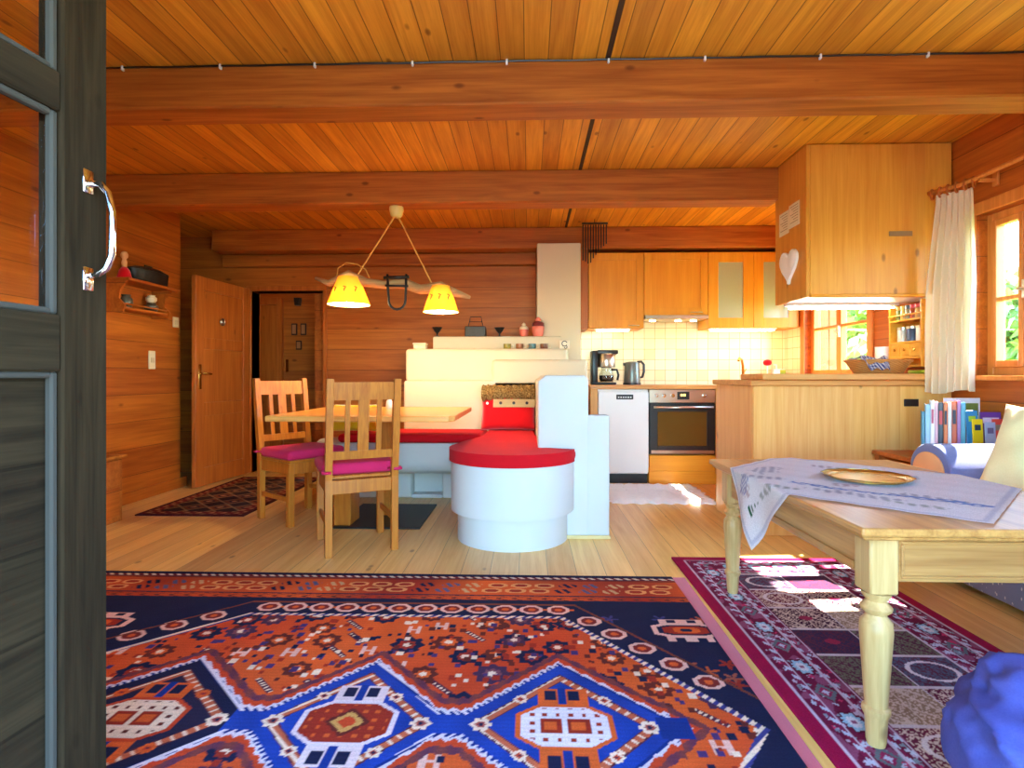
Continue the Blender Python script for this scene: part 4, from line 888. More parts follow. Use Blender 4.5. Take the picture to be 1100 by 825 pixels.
for z in SHZ: box(bm, 1.737, 2.135, YU+.05, 5.699, z, z+.01); box(bm, 2.155, 2.553, YU+.05, 5.699, z, z+.01)
obj('glass_shelf', bm, M['clear'], t)
for x0, x1 in ((1.719, 2.144), (2.146, 2.571)):
    bm = B(); a = door_panel(bm, x0, x1, 1.451, 2.174, YU, fr=.095); dr = obj('door', bm, M['kitchen'], t)
    bm = B(); box(bm, a[0], a[1], YU+.008, YU+.012, a[2], a[3]); obj('pane', bm, M['cabglass'], dr)
for x, z, lb in ((1.86, 1.468, 'stacked white bowls on the bottom shelf behind the left glass door'), (1.86, 1.71, 'stacked white bowls on the middle shelf behind the left glass door'), (1.86, 1.90, 'stacked white bowls on the top shelf behind the left glass door'), (2.29, 1.468, 'stacked white bowls on the bottom shelf behind the right glass door'), (2.29, 1.71, 'stacked white bowls on the middle shelf behind the right glass door'), (2.29, 1.90, 'stacked white bowls on the top shelf behind the right glass door')):
    for k in range(3):
        bm = B(); lathe(bm, [(0, 0), (.03, 0), (.06, .03), (.068, .045), (.063, .045), (.055, .03), (0, .008)], (x, 5.56, z+.0005+k*.022), 18)
        solo('bowl', bm, M['white'], lb, 'bowl', 'white bowls in the glazed cabinet', 50)
for x, z, lb in ((2.03, 1.468, 'glass on the bottom shelf behind the left glass door'), (2.45, 1.71, 'glass on the middle shelf behind the right glass door')):
    bm = B(); lathe(bm, [(0, 0), (.028, 0), (.034, .1), (.031, .1), (.025, .006), (0, .006)], (x, 5.55, z+.0005), 16); solo('drinking_glass', bm, M['clear'], lb, 'glass', smooth=50)
tubeL = emit('lamp_tube', (1, .88, .62, 1), 12)
for x0, x1, lb in ((.66, .97, 'short glowing light strip under the left wall cabinet'), (1.76, 2.36, 'long glowing light strip under the glazed cabinet')):
    t = thing('light_strip', lb, 'lamp', ((x0+x1)/2, 5.5, 1.43), group='light strips under the cabinets')
    bm = B(); box(bm, x0-.02, x1+.02, 5.43, 5.50, 1.44, 1.4495, .002); obj('housing', bm, M['white'], t)
    bm = B(); box(bm, x0, x1, 5.44, 5.49, 1.425, 1.4399, .004); obj('diffuser', bm, tubeL, t)
# base units
YBF = 5.15
t = thing('end_panel', 'narrow wooden panel closing the kitchen units left of the dishwasher', 'panel', (.59, 5.4, 0))
bm = B(); box(bm, .566, .632, YBF, 5.73, 0, .868, .003); obj('panel_board', bm, M['pine_side'], t)
t = thing('dishwasher', 'white slimline dishwasher under the worktop', 'dishwasher', (.866, 5.4, 0))
bm = B(); box(bm, .636, 1.096, YBF+.02, 5.72, .09, .866, .003); obj('casing', bm, M['white'], t)
bm = B(); box(bm, .637, 1.095, YBF-.012, YBF+.0195, .10, .846, .008, seg=2); dr = obj('door', bm, M['white'], t)
bm = B(); box(bm, .80, .955, YBF-.016, YBF-.0125, .775, .82, .002); obj('control_panel', bm, M['dark'], dr, label='dark control panel')
bm = B()
for k in range(6): box(bm, .815+k*.022, .828+k*.022, YBF-.0185, YBF-.0165, .79, .80, .001)
obj('button', bm, M['white'], dr)
bm = B(); box(bm, .64, 1.092, YBF+.04, YBF+.06, .0, .0895); obj('plinth', bm, M['dark'], t)
bm = B(); box(bm, .637, 1.095, YBF-.004, YBF+.019, .095, .0995); bm.free()
t = thing('oven', 'built-in steel oven with dark glass door and round knobs', 'oven', (1.40, 5.4, .26))
bm = B(); box(bm, 1.102, 1.70, YBF+.025, 5.70, .27, .866); obj('oven_case', bm, M['dark'], t)
bm = B(); box(bm, 1.102, 1.70, YBF-.005, YBF+.0245, .745, .866, .003); cp = obj('control_panel', bm, M['steel'], t)
for x in (1.165, 1.235, 1.315, 1.60):
    bm = B(); lathe(bm, [(.018, 0), (.018, .004), (.013, .006), (.012, .02), (0, .021)], seg=16, M=Matrix.Translation((x, YBF-.005, .81)) @ Matrix.Rotation(R(90), 4, 'X')); obj('knob', bm, M['chrome'], cp, 50)
bm = B(); box(bm, 1.355, 1.465, YBF-.008, YBF-.0055, .775, .845, .002); obj('display', bm, M['dark'], cp)
bm = B(); box(bm, 1.385, 1.405, YBF-.010, YBF-.0085, .805, .825); box(bm, 1.41, 1.43, YBF-.010, YBF-.0085, .805, .825); obj('clock_digits', bm, emit('amber_digits', (1, .55, .1, 1), 2), cp)
bm = B(); a = door_panel(bm, 1.103, 1.699, .275, .738, YBF-.005, .028, .075); dr = obj('door', bm, M['dark'], t)
bm = B(); box(bm, 1.12, 1.69, YBF-.008, YBF-.0055, .28, .31, .001); obj('lower_trim', bm, M['steel'], dr)
bm = B(); box(bm, a[0], a[1], YBF+.0, YBF+.006, a[2], a[3]); obj('pane', bm, plain('dark_oven_glass', S(92, 68, 28), .04, spec=1.0, var=.02), dr)
bm = B(); tube(bm, [(1.16, YBF-.005, .705), (1.16, YBF-.045, .705)], .008, 8); tube(bm, [(1.64, YBF-.005, .705), (1.64, YBF-.045, .705)], .008, 8); tube(bm, [(1.135, YBF-.045, .705), (1.67, YBF-.045, .705)], .011, 10); obj('handle', bm, M['steel'], dr, True)
t = thing('drawer_unit', 'plain orange drawer front below the oven', 'drawer', (1.4, 5.4, 0))
bm = B(); box(bm, 1.102, 1.70, YBF+.02, 5.70, .0, .265); obj('unit_body', bm, M['kitchen'], t)
bm = B(); box(bm, 1.102, 1.70, YBF, YBF+.019, .12, .262, .003); obj('drawer', bm, M['kitchen_x'], t)
bm = B(); box(bm, 1.102, 1.70, YBF+.006, YBF+.0195, .0, .118, .002); obj('plinth', bm, M['kitchen_x'], t)
t = thing('sink_unit', 'orange base cabinet under the sink at the back wall', 'cabinet', (2.1, 5.4, 0))
bm = B(); box(bm, 1.705, 2.585, YBF+.021, 5.73, 0, .868); obj('cabinet_body', bm, M['kitchen'], t)
for x0, x1 in ((1.706, 2.144), (2.146, 2.584)):
    bm = B(); a = door_panel(bm, x0, x1, .09, .862, YBF); box(bm, a[0], a[1], YBF+.009, YBF+.018, a[2], a[3]); obj('door', bm, M['kitchen'], t)
bm = B(); box(bm, .562, 2.587, YBF-.03, 5.733, .869, .905, .004); solo('worktop', bm, M['worktop'], 'long wooden kitchen worktop along the tiled back wall', 'worktop')
bm = B(); box(bm, 2.10, 2.58, 4.25, 5.115, .0, .865, .003); solo('base_cabinet', bm, M['kitchen'], 'base cabinet under the kitchen window joining the breakfast bar', 'cabinet')
bm = B(); box(bm, 2.07, 2.587, 4.205, 5.119, .869, .905, .004); solo('worktop', bm, M['worktop'], 'short wooden worktop under the kitchen window', 'worktop')
# coffee maker
t = thing('coffee_maker', 'black and steel filter coffee maker with glass jug on the worktop', 'coffee maker', (.73, 5.45, .906))
bm = B(); box(bm, .605, .665, 5.39, 5.55, .906, 1.235, .012, seg=2); box(bm, .605, .84, 5.37, 5.53, .906, .93, .01, seg=2); box(bm, .66, .86, 5.39, 5.53, 1.20, 1.24, .01, seg=2); obj('machine_body', bm, M['dark'], t, 40)
bm = B(); lathe(bm, [(.082, 0), (.085, .01), (.085, .125), (.08, .13)], (.755, 5.455, 1.075), 28); obj('filter_housing', bm, M['steel'], t, 50)
bm = B(); lathe(bm, [(0, 0), (.062, 0), (.076, .03), (.074, .07), (.05, .125), (.055, .138), (.05, .138), (.044, .125), (.068, .07), (.07, .03), (.058, .005), (0, .005)], (.755, 5.455, .9305), 28); jg = obj('jug', bm, M['clear'], t, True)
bm = B(); lathe(bm, [(0, .006), (.057, .006), (.069, .03), (.067, .065), (0, .065)], (.755, 5.455, .9305), 28); obj('coffee', bm, plain('coffee', S(40, 22, 12), .1), jg, True)
bm = B(); tube(bm, [(.80, 5.43, 1.05), (.85, 5.42, 1.05), (.865, 5.42, 1.0), (.855, 5.42, .95)], .011, 8); lathe(bm, [(.052, .139), (.05, .15), (0, .152)], (.755, 5.455, .9305), 24); obj('handle', bm, M['dark'], jg, True)
t = thing('kettle', 'grey electric kettle standing beside the coffee maker', 'kettle', (1.0, 5.45, .906))
bm = B(); lathe(bm, [(.085, 0), (.085, .018), (.08, .02)], (1.0, 5.45, .906), 28); obj('base', bm, M['dark'], t, 50)
bm = B(); lathe(bm, [(.078, .0205), (.08, .04), (.07, .20), (.066, .215), (.03, .225), (0, .226)], (1.0, 5.45, .906), 28); box(bm, .915, .94, 5.435, 5.465, 1.09, 1.12, .006); obj('kettle_body', bm, plain('grey_kettle', S(112, 112, 104), .3, metal=.4), t, 50)
bm = B(); tube(bm, [(1.05, 5.45, 1.125), (1.09, 5.45, 1.13), (1.115, 5.45, 1.10), (1.115, 5.45, 1.03), (1.10, 5.45, .98), (1.072, 5.45, .975)], .012, 10); obj('handle', bm, M['dark'], t, True)
# tap, soap, brush
t = thing('tap', 'curved brass-coloured tap rising above the breakfast bar', 'tap', (2.11, 5.6, .906))
bm = B(); lathe(bm, [(.028, 0), (.026, .02), (.018, .03), (.016, .10), (0, .105)], (2.13, 5.62, .906), 16); obj('tap_base', bm, M['brass'], t, 50)
bm = B(); tube(bm, [(2.13, 5.62, 1.0), (2.12, 5.60, 1.09), (2.09, 5.55, 1.15), (2.05, 5.50, 1.16), (2.03, 5.47, 1.14)], .013, 10); obj('spout', bm, M['brass'], t, True)
bm = B(); tube(bm, [(2.13, 5.62, 1.01), (2.16, 5.62, 1.06)], .006, 8); obj('lever', bm, M['brass'], t, True)
t = thing('washing_up_brush', 'brush with a red round head standing by the sink', 'brush', (2.36, 5.6, .906))
bm = B(); tube(bm, [(2.36, 5.6, .906), (2.36, 5.6, 1.10)], .007, 8); obj('handle', bm, M['white'], t)
bm = B(); lathe(bm, [(0, -.03), (.03, -.022), (.042, 0), (.034, .024), (0, .034)], (2.36, 5.6, 1.12), 16); obj('brush_head', bm, M['redfelt'], t, True)
t = thing('soap_dispenser', 'white soap bottle with green label by the sink', 'soap bottle', (2.46, 5.6, .906))
bm = B(); box(bm, 2.41, 2.53, 5.57, 5.64, .906, 1.06, .014, seg=2); obj('bottle', bm, M['white'], t, 40)
bm = B(); box(bm, 2.47, 2.525, 5.566, 5.57, 1.0, 1.05, .001); obj('label_patch', bm, plain('green_label', S(150, 180, 40), .5), t)
bm = B(); tube(bm, [(2.45, 5.605, 1.06), (2.45, 5.605, 1.10), (2.42, 5.595, 1.10)], .008, 8); obj('pump', bm, M['white'], t)

# breakfast bar
t = thing('breakfast_bar', 'knotty pine breakfast bar closing the kitchen toward the sofa', 'breakfast bar', (2.0, 3.85, 0))
bm = B(); box(bm, 1.39, 2.59, 3.50, 3.53, 0, .925, .003); obj('front_panel', bm, M['pine_z'], t)
bm = B(); box(bm, 1.39, 1.415, 3.5305, 4.19, 0, .925, .003); obj('side_panel', bm, M['pine_side'], t)
bm = B(); box(bm, 1.416, 2.05, 4.16, 4.185, 0, .925, .003); obj('back_panel', bm, M['pine_side'], t)
bm = B(); box(bm, 1.365, 2.59, 3.475, 4.20, .926, .962, .006); obj('lower_top', bm, M['worktop'], t)
bm = B(); box(bm, 1.42, 2.59, 3.44, 3.80, .9625, 1.0, .006); obj('raised_top', bm, M['worktop'], t)
bm = B(); box(bm, 2.30, 2.385, 3.488, 3.499, .80, .845, .003); solo('wall_socket', bm, M['dark'], 'black socket strip at the right of the pine bar front', 'socket')
# hanging cabinet
t = thing('hanging_cabinet', 'large knotty pine cabinet hanging from the ceiling over the bar', 'cabinet', (2.15, 3.72, 1.475))
bm = B(); box(bm, 1.735, 2.59, 3.525, 3.93, 1.495, 2.415); obj('cabinet_body', bm, M['hang_side'], t)
bm = B(); box(bm, 1.735, 2.59, 3.50, 3.5245, 1.49, 2.415, .003); fp = obj('front_panel', bm, M['hang_z'], t)
bm = B(); box(bm, 1.71, 1.7345, 3.50, 3.93, 1.475, 2.415, .003); obj('side_panel', bm, M['hang_side'], t)
bm = B(); box(bm, 1.7345, 2.59, 3.49, 3.52, 1.472, 1.4895, .003); obj('bottom_rail', bm, M['kitchen_x'], t)
bm = B(); box(bm, 1.735, 2.585, 3.521, 3.93, 1.4805, 1.4945); obj('bottom_board', bm, M['white'], t, label='white underside board')
bm = B(); box(bm, 2.21, 2.35, 3.492, 3.4995, 1.845, 1.875, .002); obj('handle_strip', bm, plain('grey_strip', S(150, 116, 80), .5), fp, label='grey handle strip')
t = thing('light_strip', 'bright fluorescent strip under the hanging pine cabinet', 'lamp', (2.1, 3.86, 1.45), group='light strips under the cabinets')
bm = B(); box(bm, 1.76, 2.50, 3.84, 3.91, 1.463, 1.48, .002); obj('housing', bm, M['white'], t)
bm = B(); tube(bm, [(1.78, 3.875, 1.452), (2.48, 3.875, 1.452)], .011, 10); obj('tube', bm, emit('fluorescent_tube', (1, .95, .84, 1), 14), t)
# notes and heart on the cabinet side
t = thing('pinned_notes', 'two pale printed notes pinned to the side of the hanging cabinet', 'notes', (1.70, 3.72, 1.95))
for y0, y1, z0, z1 in ((3.58, 3.72, 1.95, 2.10), (3.725, 3.86, 1.93, 2.08)):
    bm = B(); box(bm, 1.7065, 1.7095, y0, y1, z0, z1); s_ = obj('sheet', bm, plain('note_paper', S(226, 206, 164), .8), t)
    bm = B()
    for k in range(7): box(bm, 1.7055, 1.7065, y0+.015, y1-.02-.02*(k % 3), z1-.02-k*.017, z1-.0165-k*.017)
    obj('text_line', bm, plain('faded_ink', S(150, 120, 90), .8), s_)
bm = B(); hp = []
for i in range(40):
    a = 2*PI*i/40; hp.append((3.71+.0076*16*math.sin(a)**3, 1.715+.0076*(13*math.cos(a)-5*math.cos(2*a)-2*math.cos(3*a)-math.cos(4*a))))
prism(bm, hp, 'x', 1.692, 1.7095, .004); solo('heart_ornament', bm, M['paper'], 'white wooden heart hanging on the side of the hanging cabinet', 'ornament', smooth=40)

# basket with cloth
t = thing('bread_basket', 'shallow oval woven basket standing on the breakfast bar', 'basket', (2.22, 3.62, 1.0005))
b = NB('wicker'); sp_ = b.n('SeparateXYZ'); b.L(b.obj(), sp_.inputs[0]); wv = b.M('MULTIPLY', b.M('SINE', b.M('MULTIPLY', sp_.outputs[0], 190.)), b.M('SINE', b.M('MULTIPLY', sp_.outputs[2], 520.))); c = b.mix(b.M('ADD', .5, b.M('MULTIPLY', wv, .5)), S(190, 120, 52), S(214, 148, 72)); b.bump(wv, .6, .006); WICK = b.set(c, .6)
Ms = Matrix.Translation((2.22, 3.62, 0)) @ Matrix.Diagonal((1, .55, 1, 1)) @ Matrix.Translation((-2.22, -3.62, 0))
bm = B(); lathe(bm, [(0, 0), (.14, 0), (.155, .01), (.20, .08), (.192, .08), (.148, .016), (0, .012)], (2.22, 3.62, 1.0005), 40, M=Ms); obj('basket_body', bm, WICK, t, 50)
bm = B(); tube(bm, [(2.22+.2*math.cos(2*PI*i/40), 3.62+.11*math.sin(2*PI*i/40), 1.083) for i in range(40)], .008, 8, closed=True); obj('rim', bm, WICK, t, True)
b = NB('blue_check_cloth'); sp_ = b.n('SeparateXYZ'); b.L(b.obj(), sp_.inputs[0]); k1 = b.M('GREATER_THAN', b.M('FRACT', b.M('MULTIPLY', b.M('ADD', sp_.outputs[0], sp_.outputs[1]), 42.)), .5); k2 = b.M('GREATER_THAN', b.M('FRACT', b.M('MULTIPLY', b.M('SUBTRACT', b.M('ADD', sp_.outputs[0], sp_.outputs[2]), sp_.outputs[1]), 42.)), .5)
c = b.mix(b.M('MULTIPLY', b.M('ADD', k1, k2), .5), S(240, 238, 240), S(64, 80, 150)); CHK = b.set(c, .9)
bm = B()
def clf(u, v):
    x = 2.045+.17*u+.03*v; y = 3.50+.20*v; e = max(0, (.35-v))
    return (x+.01*math.sin(6*v), y-.02*e, 1.096+.022*math.sin(u*7+2)*math.sin(v*5+1)+.012*math.sin(u*15)-e*e*.55*(.4+u)+.0*(1-u))
surf(bm, clf, 22, 22); bmesh.ops.solidify(bm, geom=bm.faces[:], thickness=.003); solo('tea_towel', bm, CHK, 'blue and white checked cloth lying over the basket rim', 'cloth', smooth=True)
t = thing('kitchen_roll', 'white paper roll standing on the bar beside the spice rack', 'paper roll', (2.50, 4.02, .9625))
bm = B(); lathe(bm, [(.012, 0), (.05, 0), (.05, .23), (.012, .23)], (2.50, 4.02, .9625), 24); obj('roll', bm, M['paper'], t, 50)
bm = B(); lathe(bm, [(0, .0), (.011, 0), (.011, .232), (0, .232)], (2.50, 4.02, .9625), 16); obj('core', bm, plain('card_tube', S(190, 150, 100), .8), t)
t = thing('packet', 'green and yellow food packet lying beside the basket', 'packet', (2.50, 3.62, 1.0005))
bm = B(); box(bm, 2.44, 2.56, 3.55, 3.68, 1.0005, 1.025, .01, seg=2); obj('packet_body', bm, plain('green_packet', S(170, 190, 40), .4, var=.3, scale=20), t, 40)
bm = B(); box(bm, 2.46, 2.54, 3.545, 3.56, 1.004, 1.018, .003); obj('label_patch', bm, crm, t)
# spice rack
t = thing('spice_rack', 'yellow pine spice rack with small drawers on the wall beside the kitchen window', 'spice rack', (2.52, 3.72, 1.045))
bm = B(); box(bm, 2.585, 2.598, 3.56, 3.88, 1.045, 1.47); obj('back_board', bm, M['spice_wood'], t)
for y in (3.56, 3.865):
    bm = B(); box(bm, 2.45, 2.585, y, y+.015, 1.045, 1.47, .002); obj('side_board', bm, M['spice_wood'], t)
for z in (1.045, 1.10, 1.20, 1.345):
    bm = B(); box(bm, 2.45, 2.585, 3.5755, 3.8645, z, z+.012, .001); obj('shelf_board', bm, M['spice_wood'], t)
for y in (3.577, 3.673, 3.769):
    bm = B(); box(bm, 2.452, 2.58, y, y+.093, 1.113, 1.199, .003); dr = obj('drawer', bm, M['spice_wood'], t)
    bm = B(); lathe(bm, [(.006, 0), (.01, .008), (0, .012)], seg=10, M=Matrix.Translation((2.452, y+.047, 1.156)) @ Matrix.Rotation(R(-90), 4, 'Y')); obj('knob', bm, M['brass'], dr)
bm = B(); tube(bm, [(2.447, 3.565, 1.385), (2.447, 3.875, 1.385)], .005, 8); obj('rail', bm, M['spice_wood'], t)
jc = [(200, 40, 40), (210, 60, 40), (190, 30, 40), (90, 90, 90), (230, 180, 60), (200, 150, 40)]
jn = ['red', 'orange-red', 'dark red', 'grey', 'yellow', 'amber']
for k in range(6):
    y = 3.60+k*.046; x = 2.49; z = 1.3575
    t = thing('spice_jar', f'glass spice jar with {jn[k]} lid on the top shelf of the rack', 'spice jar', (x, y, z), group='spice jars in the rack')
    bm = B(); lathe(bm, [(0, 0), (.019, 0), (.02, .01), (.02, .06), (.015, .068)], (x, y, z), 14); obj('jar', bm, plain('spice_'+str(k), S(*[(180, 80, 40), (200, 160, 90), (160, 60, 30), (150, 140, 100), (210, 170, 80), (120, 130, 60)][k]), .25), t, 50)
    bm = B(); lathe(bm, [(.02, .0685), (.02, .092), (0, .093)], (x, y, z), 14); obj('lid', bm, plain('lid_'+jn[k], S(*jc[k]), .35), t, 50)
for k, (cl, nm) in enumerate((((230, 228, 220), 'white'), ((70, 84, 110), 'blue-grey'), ((220, 210, 190), 'cream'))):
    y = 3.63+k*.09; x = 2.50; z = 1.2125
    t = thing('tin', f'{nm} round tin on the middle shelf of the spice rack', 'tin', (x, y, z), group='tins in the rack')
    bm = B(); lathe(bm, [(0, 0), (.032, 0), (.032, .08), (.03, .082)], (x, y, z), 18); obj('tin_body', bm, plain('tin_'+nm, S(*cl), .35, metal=.2), t, 50)
    bm = B(); lathe(bm, [(.033, .0825), (.033, .098), (0, .099)], (x, y, z), 18); obj('lid', bm, M['steel'], t, 50)

# ------------------------------------------------------------------ curtain
t = thing('curtain', 'cream curtain gathered beside the window on wooden rings', 'curtain', (2.47, 3.36, .89))
b = NB('cream_curtain'); co = b.obj(); n = b.noise(co, 180, 2); c = b.mix(n, S(250, 246, 228), S(246, 238, 214)); tl = b.n('BsdfTranslucent'); b.L(c, tl.inputs[0]); df = b.n('BsdfDiffuse'); b.L(c, df.inputs[0]); mx = b.n('MixShader'); mx.inputs[0].default_value = .55; b.L(df.outputs[0], mx.inputs[1]); b.L(tl.outputs[0], mx.inputs[2]); b.L(mx.outputs[0], b.out.inputs[0]); CUR = b.m
bm = B()
def cur(u, v):
    z = 2.05-(2.05-.892)*v; sp = .86+.30*min(1, v*2.2)-.06*v
    A = Vector((2.425, 3.425, 0)); Bq = Vector((2.545, 3.255, 0)); m = (A+Bq)/2; m += Vector((-.028, .0, 0))*min(1, v*1.5); d = (Bq-A)
    p = m+d*(u-.5)*sp*1.0; nn = Vector((d.y, -d.x, 0)).normalized()
    amp = (.006+.022*min(1, v*2.5)); p += nn*amp*math.sin(u*2*PI*6.5+.8*v)*(1+.3*math.sin(u*9))
    return (p.x, p.y, z-.012*math.sin(u*6)*v)
surf(bm, cur, 120, 40); obj('fabric', bm, CUR, t, True)
bm = B(); surf(bm, lambda u, v: tuple(Vector(cur(u, .0+v*.03))+Vector((-.004, -.004, .012-.0*v))), 120, 4); obj('header_tape', bm, CUR, t, True)
t = thing('curtain_rod', 'wooden curtain rod with rings running above the window', 'curtain rod', (2.5, 2.9, 2.09))
ROD = [(2.51, 1.9, 2.10), (2.51, 2.6, 2.10), (2.51, 3.2, 2.095), (2.495, 3.33, 2.093), (2.42, 3.46, 2.09)]
bm = B(); tube(bm, ROD, .013, 10); obj('rod', bm, M['win_wood'], t, True)
for y in (2.1, 3.18):
    bm = B(); box(bm, 2.5, 2.598, y-.012, y+.012, 2.065, 2.082, .003); box(bm, 2.585, 2.599, y-.02, y+.02, 2.04, 2.12, .003); obj('bracket', bm, M['win_wood'], t)
for k in range(6):
    f = k/5; p = Vector((2.515, 3.235, 2.083)).lerp(Vector((2.43, 3.44, 2.078)), f)
    bm = B(); tube(bm, [tuple(p+Vector((.029*math.cos(a)*.6, .029*math.cos(a)*.35-.0, .029*math.sin(a)))) for a in [2*PI*i/18 for i in range(18)]], .0055, 8, closed=True); obj('ring', bm, M['redwood'], t, True)

# ------------------------------------------------------------------ side table with books
t = thing('side_table', 'low orange wooden side table between the sofa arm and the bar', 'side table', (2.33, 3.23, 0))
bm = B(); box(bm, 2.07, 2.585, 3.02, 3.44, .515, .54, .005); obj('tabletop', bm, M['redwood'], t)
for x in (2.10, 2.555):
    for y in (3.05, 3.41):
        bm = B(); box(bm, x-.018, x+.018, y-.018, y+.018, 0, .515, .003); obj('leg', bm, M['redwood'], t)
bm = B(); box(bm, 2.118, 2.537, 3.04, 3.055, .45, .515, .002); box(bm, 2.118, 2.537, 3.405, 3.42, .45, .515, .002); obj('apron', bm, M['redwood'], t)
bk = [(.016, .25, (70, 130, 150), 'teal'), (.022, .29, (150, 190, 210), 'light blue'), (.018, .31, (236, 226, 222), 'white'), (.014, .305, (220, 170, 180), 'pink'), (.022, .30, (40, 44, 60), 'dark navy'), (.018, .30, (230, 120, 50), 'orange'), (.016, .30, (226, 222, 220), 'pale grey'), (.022, .305, (210, 90, 40), 'rust orange'), (.016, .31, (180, 120, 180), 'lilac'), (.02, .30, (90, 170, 190), 'turquoise')]
x = 2.145
for k, (w, h, cl, nm) in enumerate(bk):
    sp = (w+.0015)/math.cos(R(33))
    t = thing('book', f'{nm} book standing upright in the row on the side table', 'book', (x+sp/2, 3.12, .5405), R(-33), group='books on the side table', local=True)
    a, c_ = -w/2, w/2
    bm = B(); box(bm, a, a+.003, 0, .15, 0, h, .001); box(bm, c_-.003, c_, 0, .15, 0, h, .001); box(bm, a+.003, c_-.003, 0, .003, 0, h, .001); obj('cover', bm, plain('cover_'+nm, S(*cl), .4, var=.05), t)
    bm = B(); box(bm, a+.0031, c_-.0031, .0031, .146, .004, h-.004); obj('pages', bm, M['paper'], t)
    if k in (2, 4, 5, 7): bm = B(); box(bm, a+.004, c_-.004, -.0015, 0, h*.6, h*.85); obj('spine_title', bm, plain('title_'+nm, S(*[(180, 60, 90), (200, 60, 60), (40, 40, 60), (40, 40, 60)][(2, 4, 5, 7).index(k)]), .5), t)
    x += sp
def brochure(x0, x1, y, z1, tilt, cl, nm, lb, band=None, win=None):
    t = thing('magazine', lb, 'magazine', ((x0+x1)/2, y, .5405), group='magazines standing before the books')
    Mx = Matrix.Translation((0, y, .5405)) @ Matrix.Rotation(R(tilt), 4, 'X') @ Matrix.Translation((0, -y, -.5405))
    bm = B(); box(bm, x0, x1, y, y+.005, .5405, z1, .001, M=Mx); obj('cover', bm, plain('mag_'+nm, S(*cl), .35, var=.08), t)
    bm = B(); box(bm, x0+.012, x1-.012, y-.0012, y, z1-.10 if win else z1-.06, z1-.03, M=Mx); obj('cover_picture', bm, plain('magpic_'+nm, S(*(win or band)), .4, var=.3, scale=30), t)
brochure(2.375, 2.578, 3.27, .86, 0, (228, 226, 232), 'large', 'large pale magazine with green landscape picture at the back', win=(120, 130, 60))
brochure(2.36, 2.42, 3.075, .80, -3, (60, 140, 190), 'blue', 'blue leaflet at the left of the magazines', band=(160, 200, 60))
brochure(2.375, 2.43, 3.055, .755, -3, (244, 212, 30), 'yellow', 'bright yellow leaflet standing in front', band=(40, 60, 90))
brochure(2.425, 2.48, 3.035, .74, -3, (176, 190, 222), 'pale', 'pale blue leaflet beside the yellow one', band=(120, 110, 150))
brochure(2.45, 2.56, 3.095, .79, -3, (110, 60, 150), 'purple', 'purple magazine with white band at the right', band=(230, 210, 240))
brochure(2.48, 2.535, 3.055, .755, -3, (232, 84, 70), 'coral', 'coral red leaflet at the right front', band=(150, 140, 120))

# ------------------------------------------------------------------ sofa
b = NB('flecked_sofa_fabric'); co = b.obj(); vo = b.n('TexVoronoi'); mp = b.n('Mapping'); mp.inputs['Rotation'].default_value = (.4, .3, .6); mp.inputs['Scale'].default_value = (30, 60, 30); b.L(co, mp.inputs[0]); b.L(mp.outputs[0], vo.inputs['Vector']); vo.inputs['Scale'].default_value = 1.0
c = b.mix(b.M('LESS_THAN', vo.outputs['Distance'], .2), S(118, 122, 146), S(196, 190, 186)); b.bump(b.noise(co, 300, 2), .3, .002); FLECK = b.set(c, .95, spec=.1)
t = thing('sofa', 'blue-grey flecked sofa with rolled arm along the window wall', 'sofa', (2.3, 1.9, 0))
bm = B(); box(bm, 1.985, 2.585, .78, 2.92, .03, .30, .02, seg=2); obj('base', bm, FLECK, t, 40)
for y0, y1 in ((.98, 1.83), (1.835, 2.66)):
    bm = B(); box(bm, 1.96, 2.42, y0, y1, .302, .46, .04, seg=4); obj('seat_cushion', bm, FLECK, t, 40)
bm = B(); box(bm, 2.40, 2.585, .98, 2.66, .30, .80, .05, seg=4); obj('backrest', bm, FLECK, t, 40)
def arm(y0, sgn):
    prof = [(0, .30), (0, .55)]
    pts = []
    for i in range(17):
        a = R(-60+ (240)*i/16); pts.append((.13+.135*math.cos(a)*-1, .535+.125*math.sin(a)))
    pr_ = [(0.06, .05), (.22, .05)]+[(p[0], p[1]) for p in [(0.13+.14*math.cos(R(a)), .53+.125*math.sin(R(a))) for a in range(-40, 221, 13)]]
    pr_ = [(y0+sgn*p[0], p[1]) for p in pr_]
    bm = B(); prism(bm, pr_, 'x', 1.955, 2.58, .012, 3); a_ = obj('arm', bm, M['sofa_blue'], t, 40)
    q = [(y0+sgn*(.13+.105*math.cos(R(a))), .525+.09*math.sin(R(a))) for a in range(-40, 221, 13)]; q = [(y0+sgn*.085, .30), (y0+sgn*.19, .30)]+q
    bm = B(); prism(bm, q, 'x', 1.947, 1.956, .003); obj('arm_facing', bm, M['peach'], a_, 40, 'peach coloured facing')
arm(2.66, 1); arm(.98, -1)
for y in (.85, 2.85):
    for x in (2.04, 2.53): bm = B(); lathe(bm, [(.022, 0), (.028, .03)], (x, y, 0), 12); obj('foot', bm, M['redwood'], t)
# cushion
Mq = Matrix.Translation((2.12, 2.30, .655)) @ Matrix.Rotation(R(-62), 4, 'Z') @ Matrix.Rotation(R(-20), 4, 'X') @ Matrix.Rotation(R(8), 4, 'Y')
solo('sofa_cushion', xform(pillow_bm(.46, .38, .17, wr=.012, n=26), Mq), M['cream_fab'], 'pale yellow square cushion leaning on the sofa', 'cushion', smooth=True)
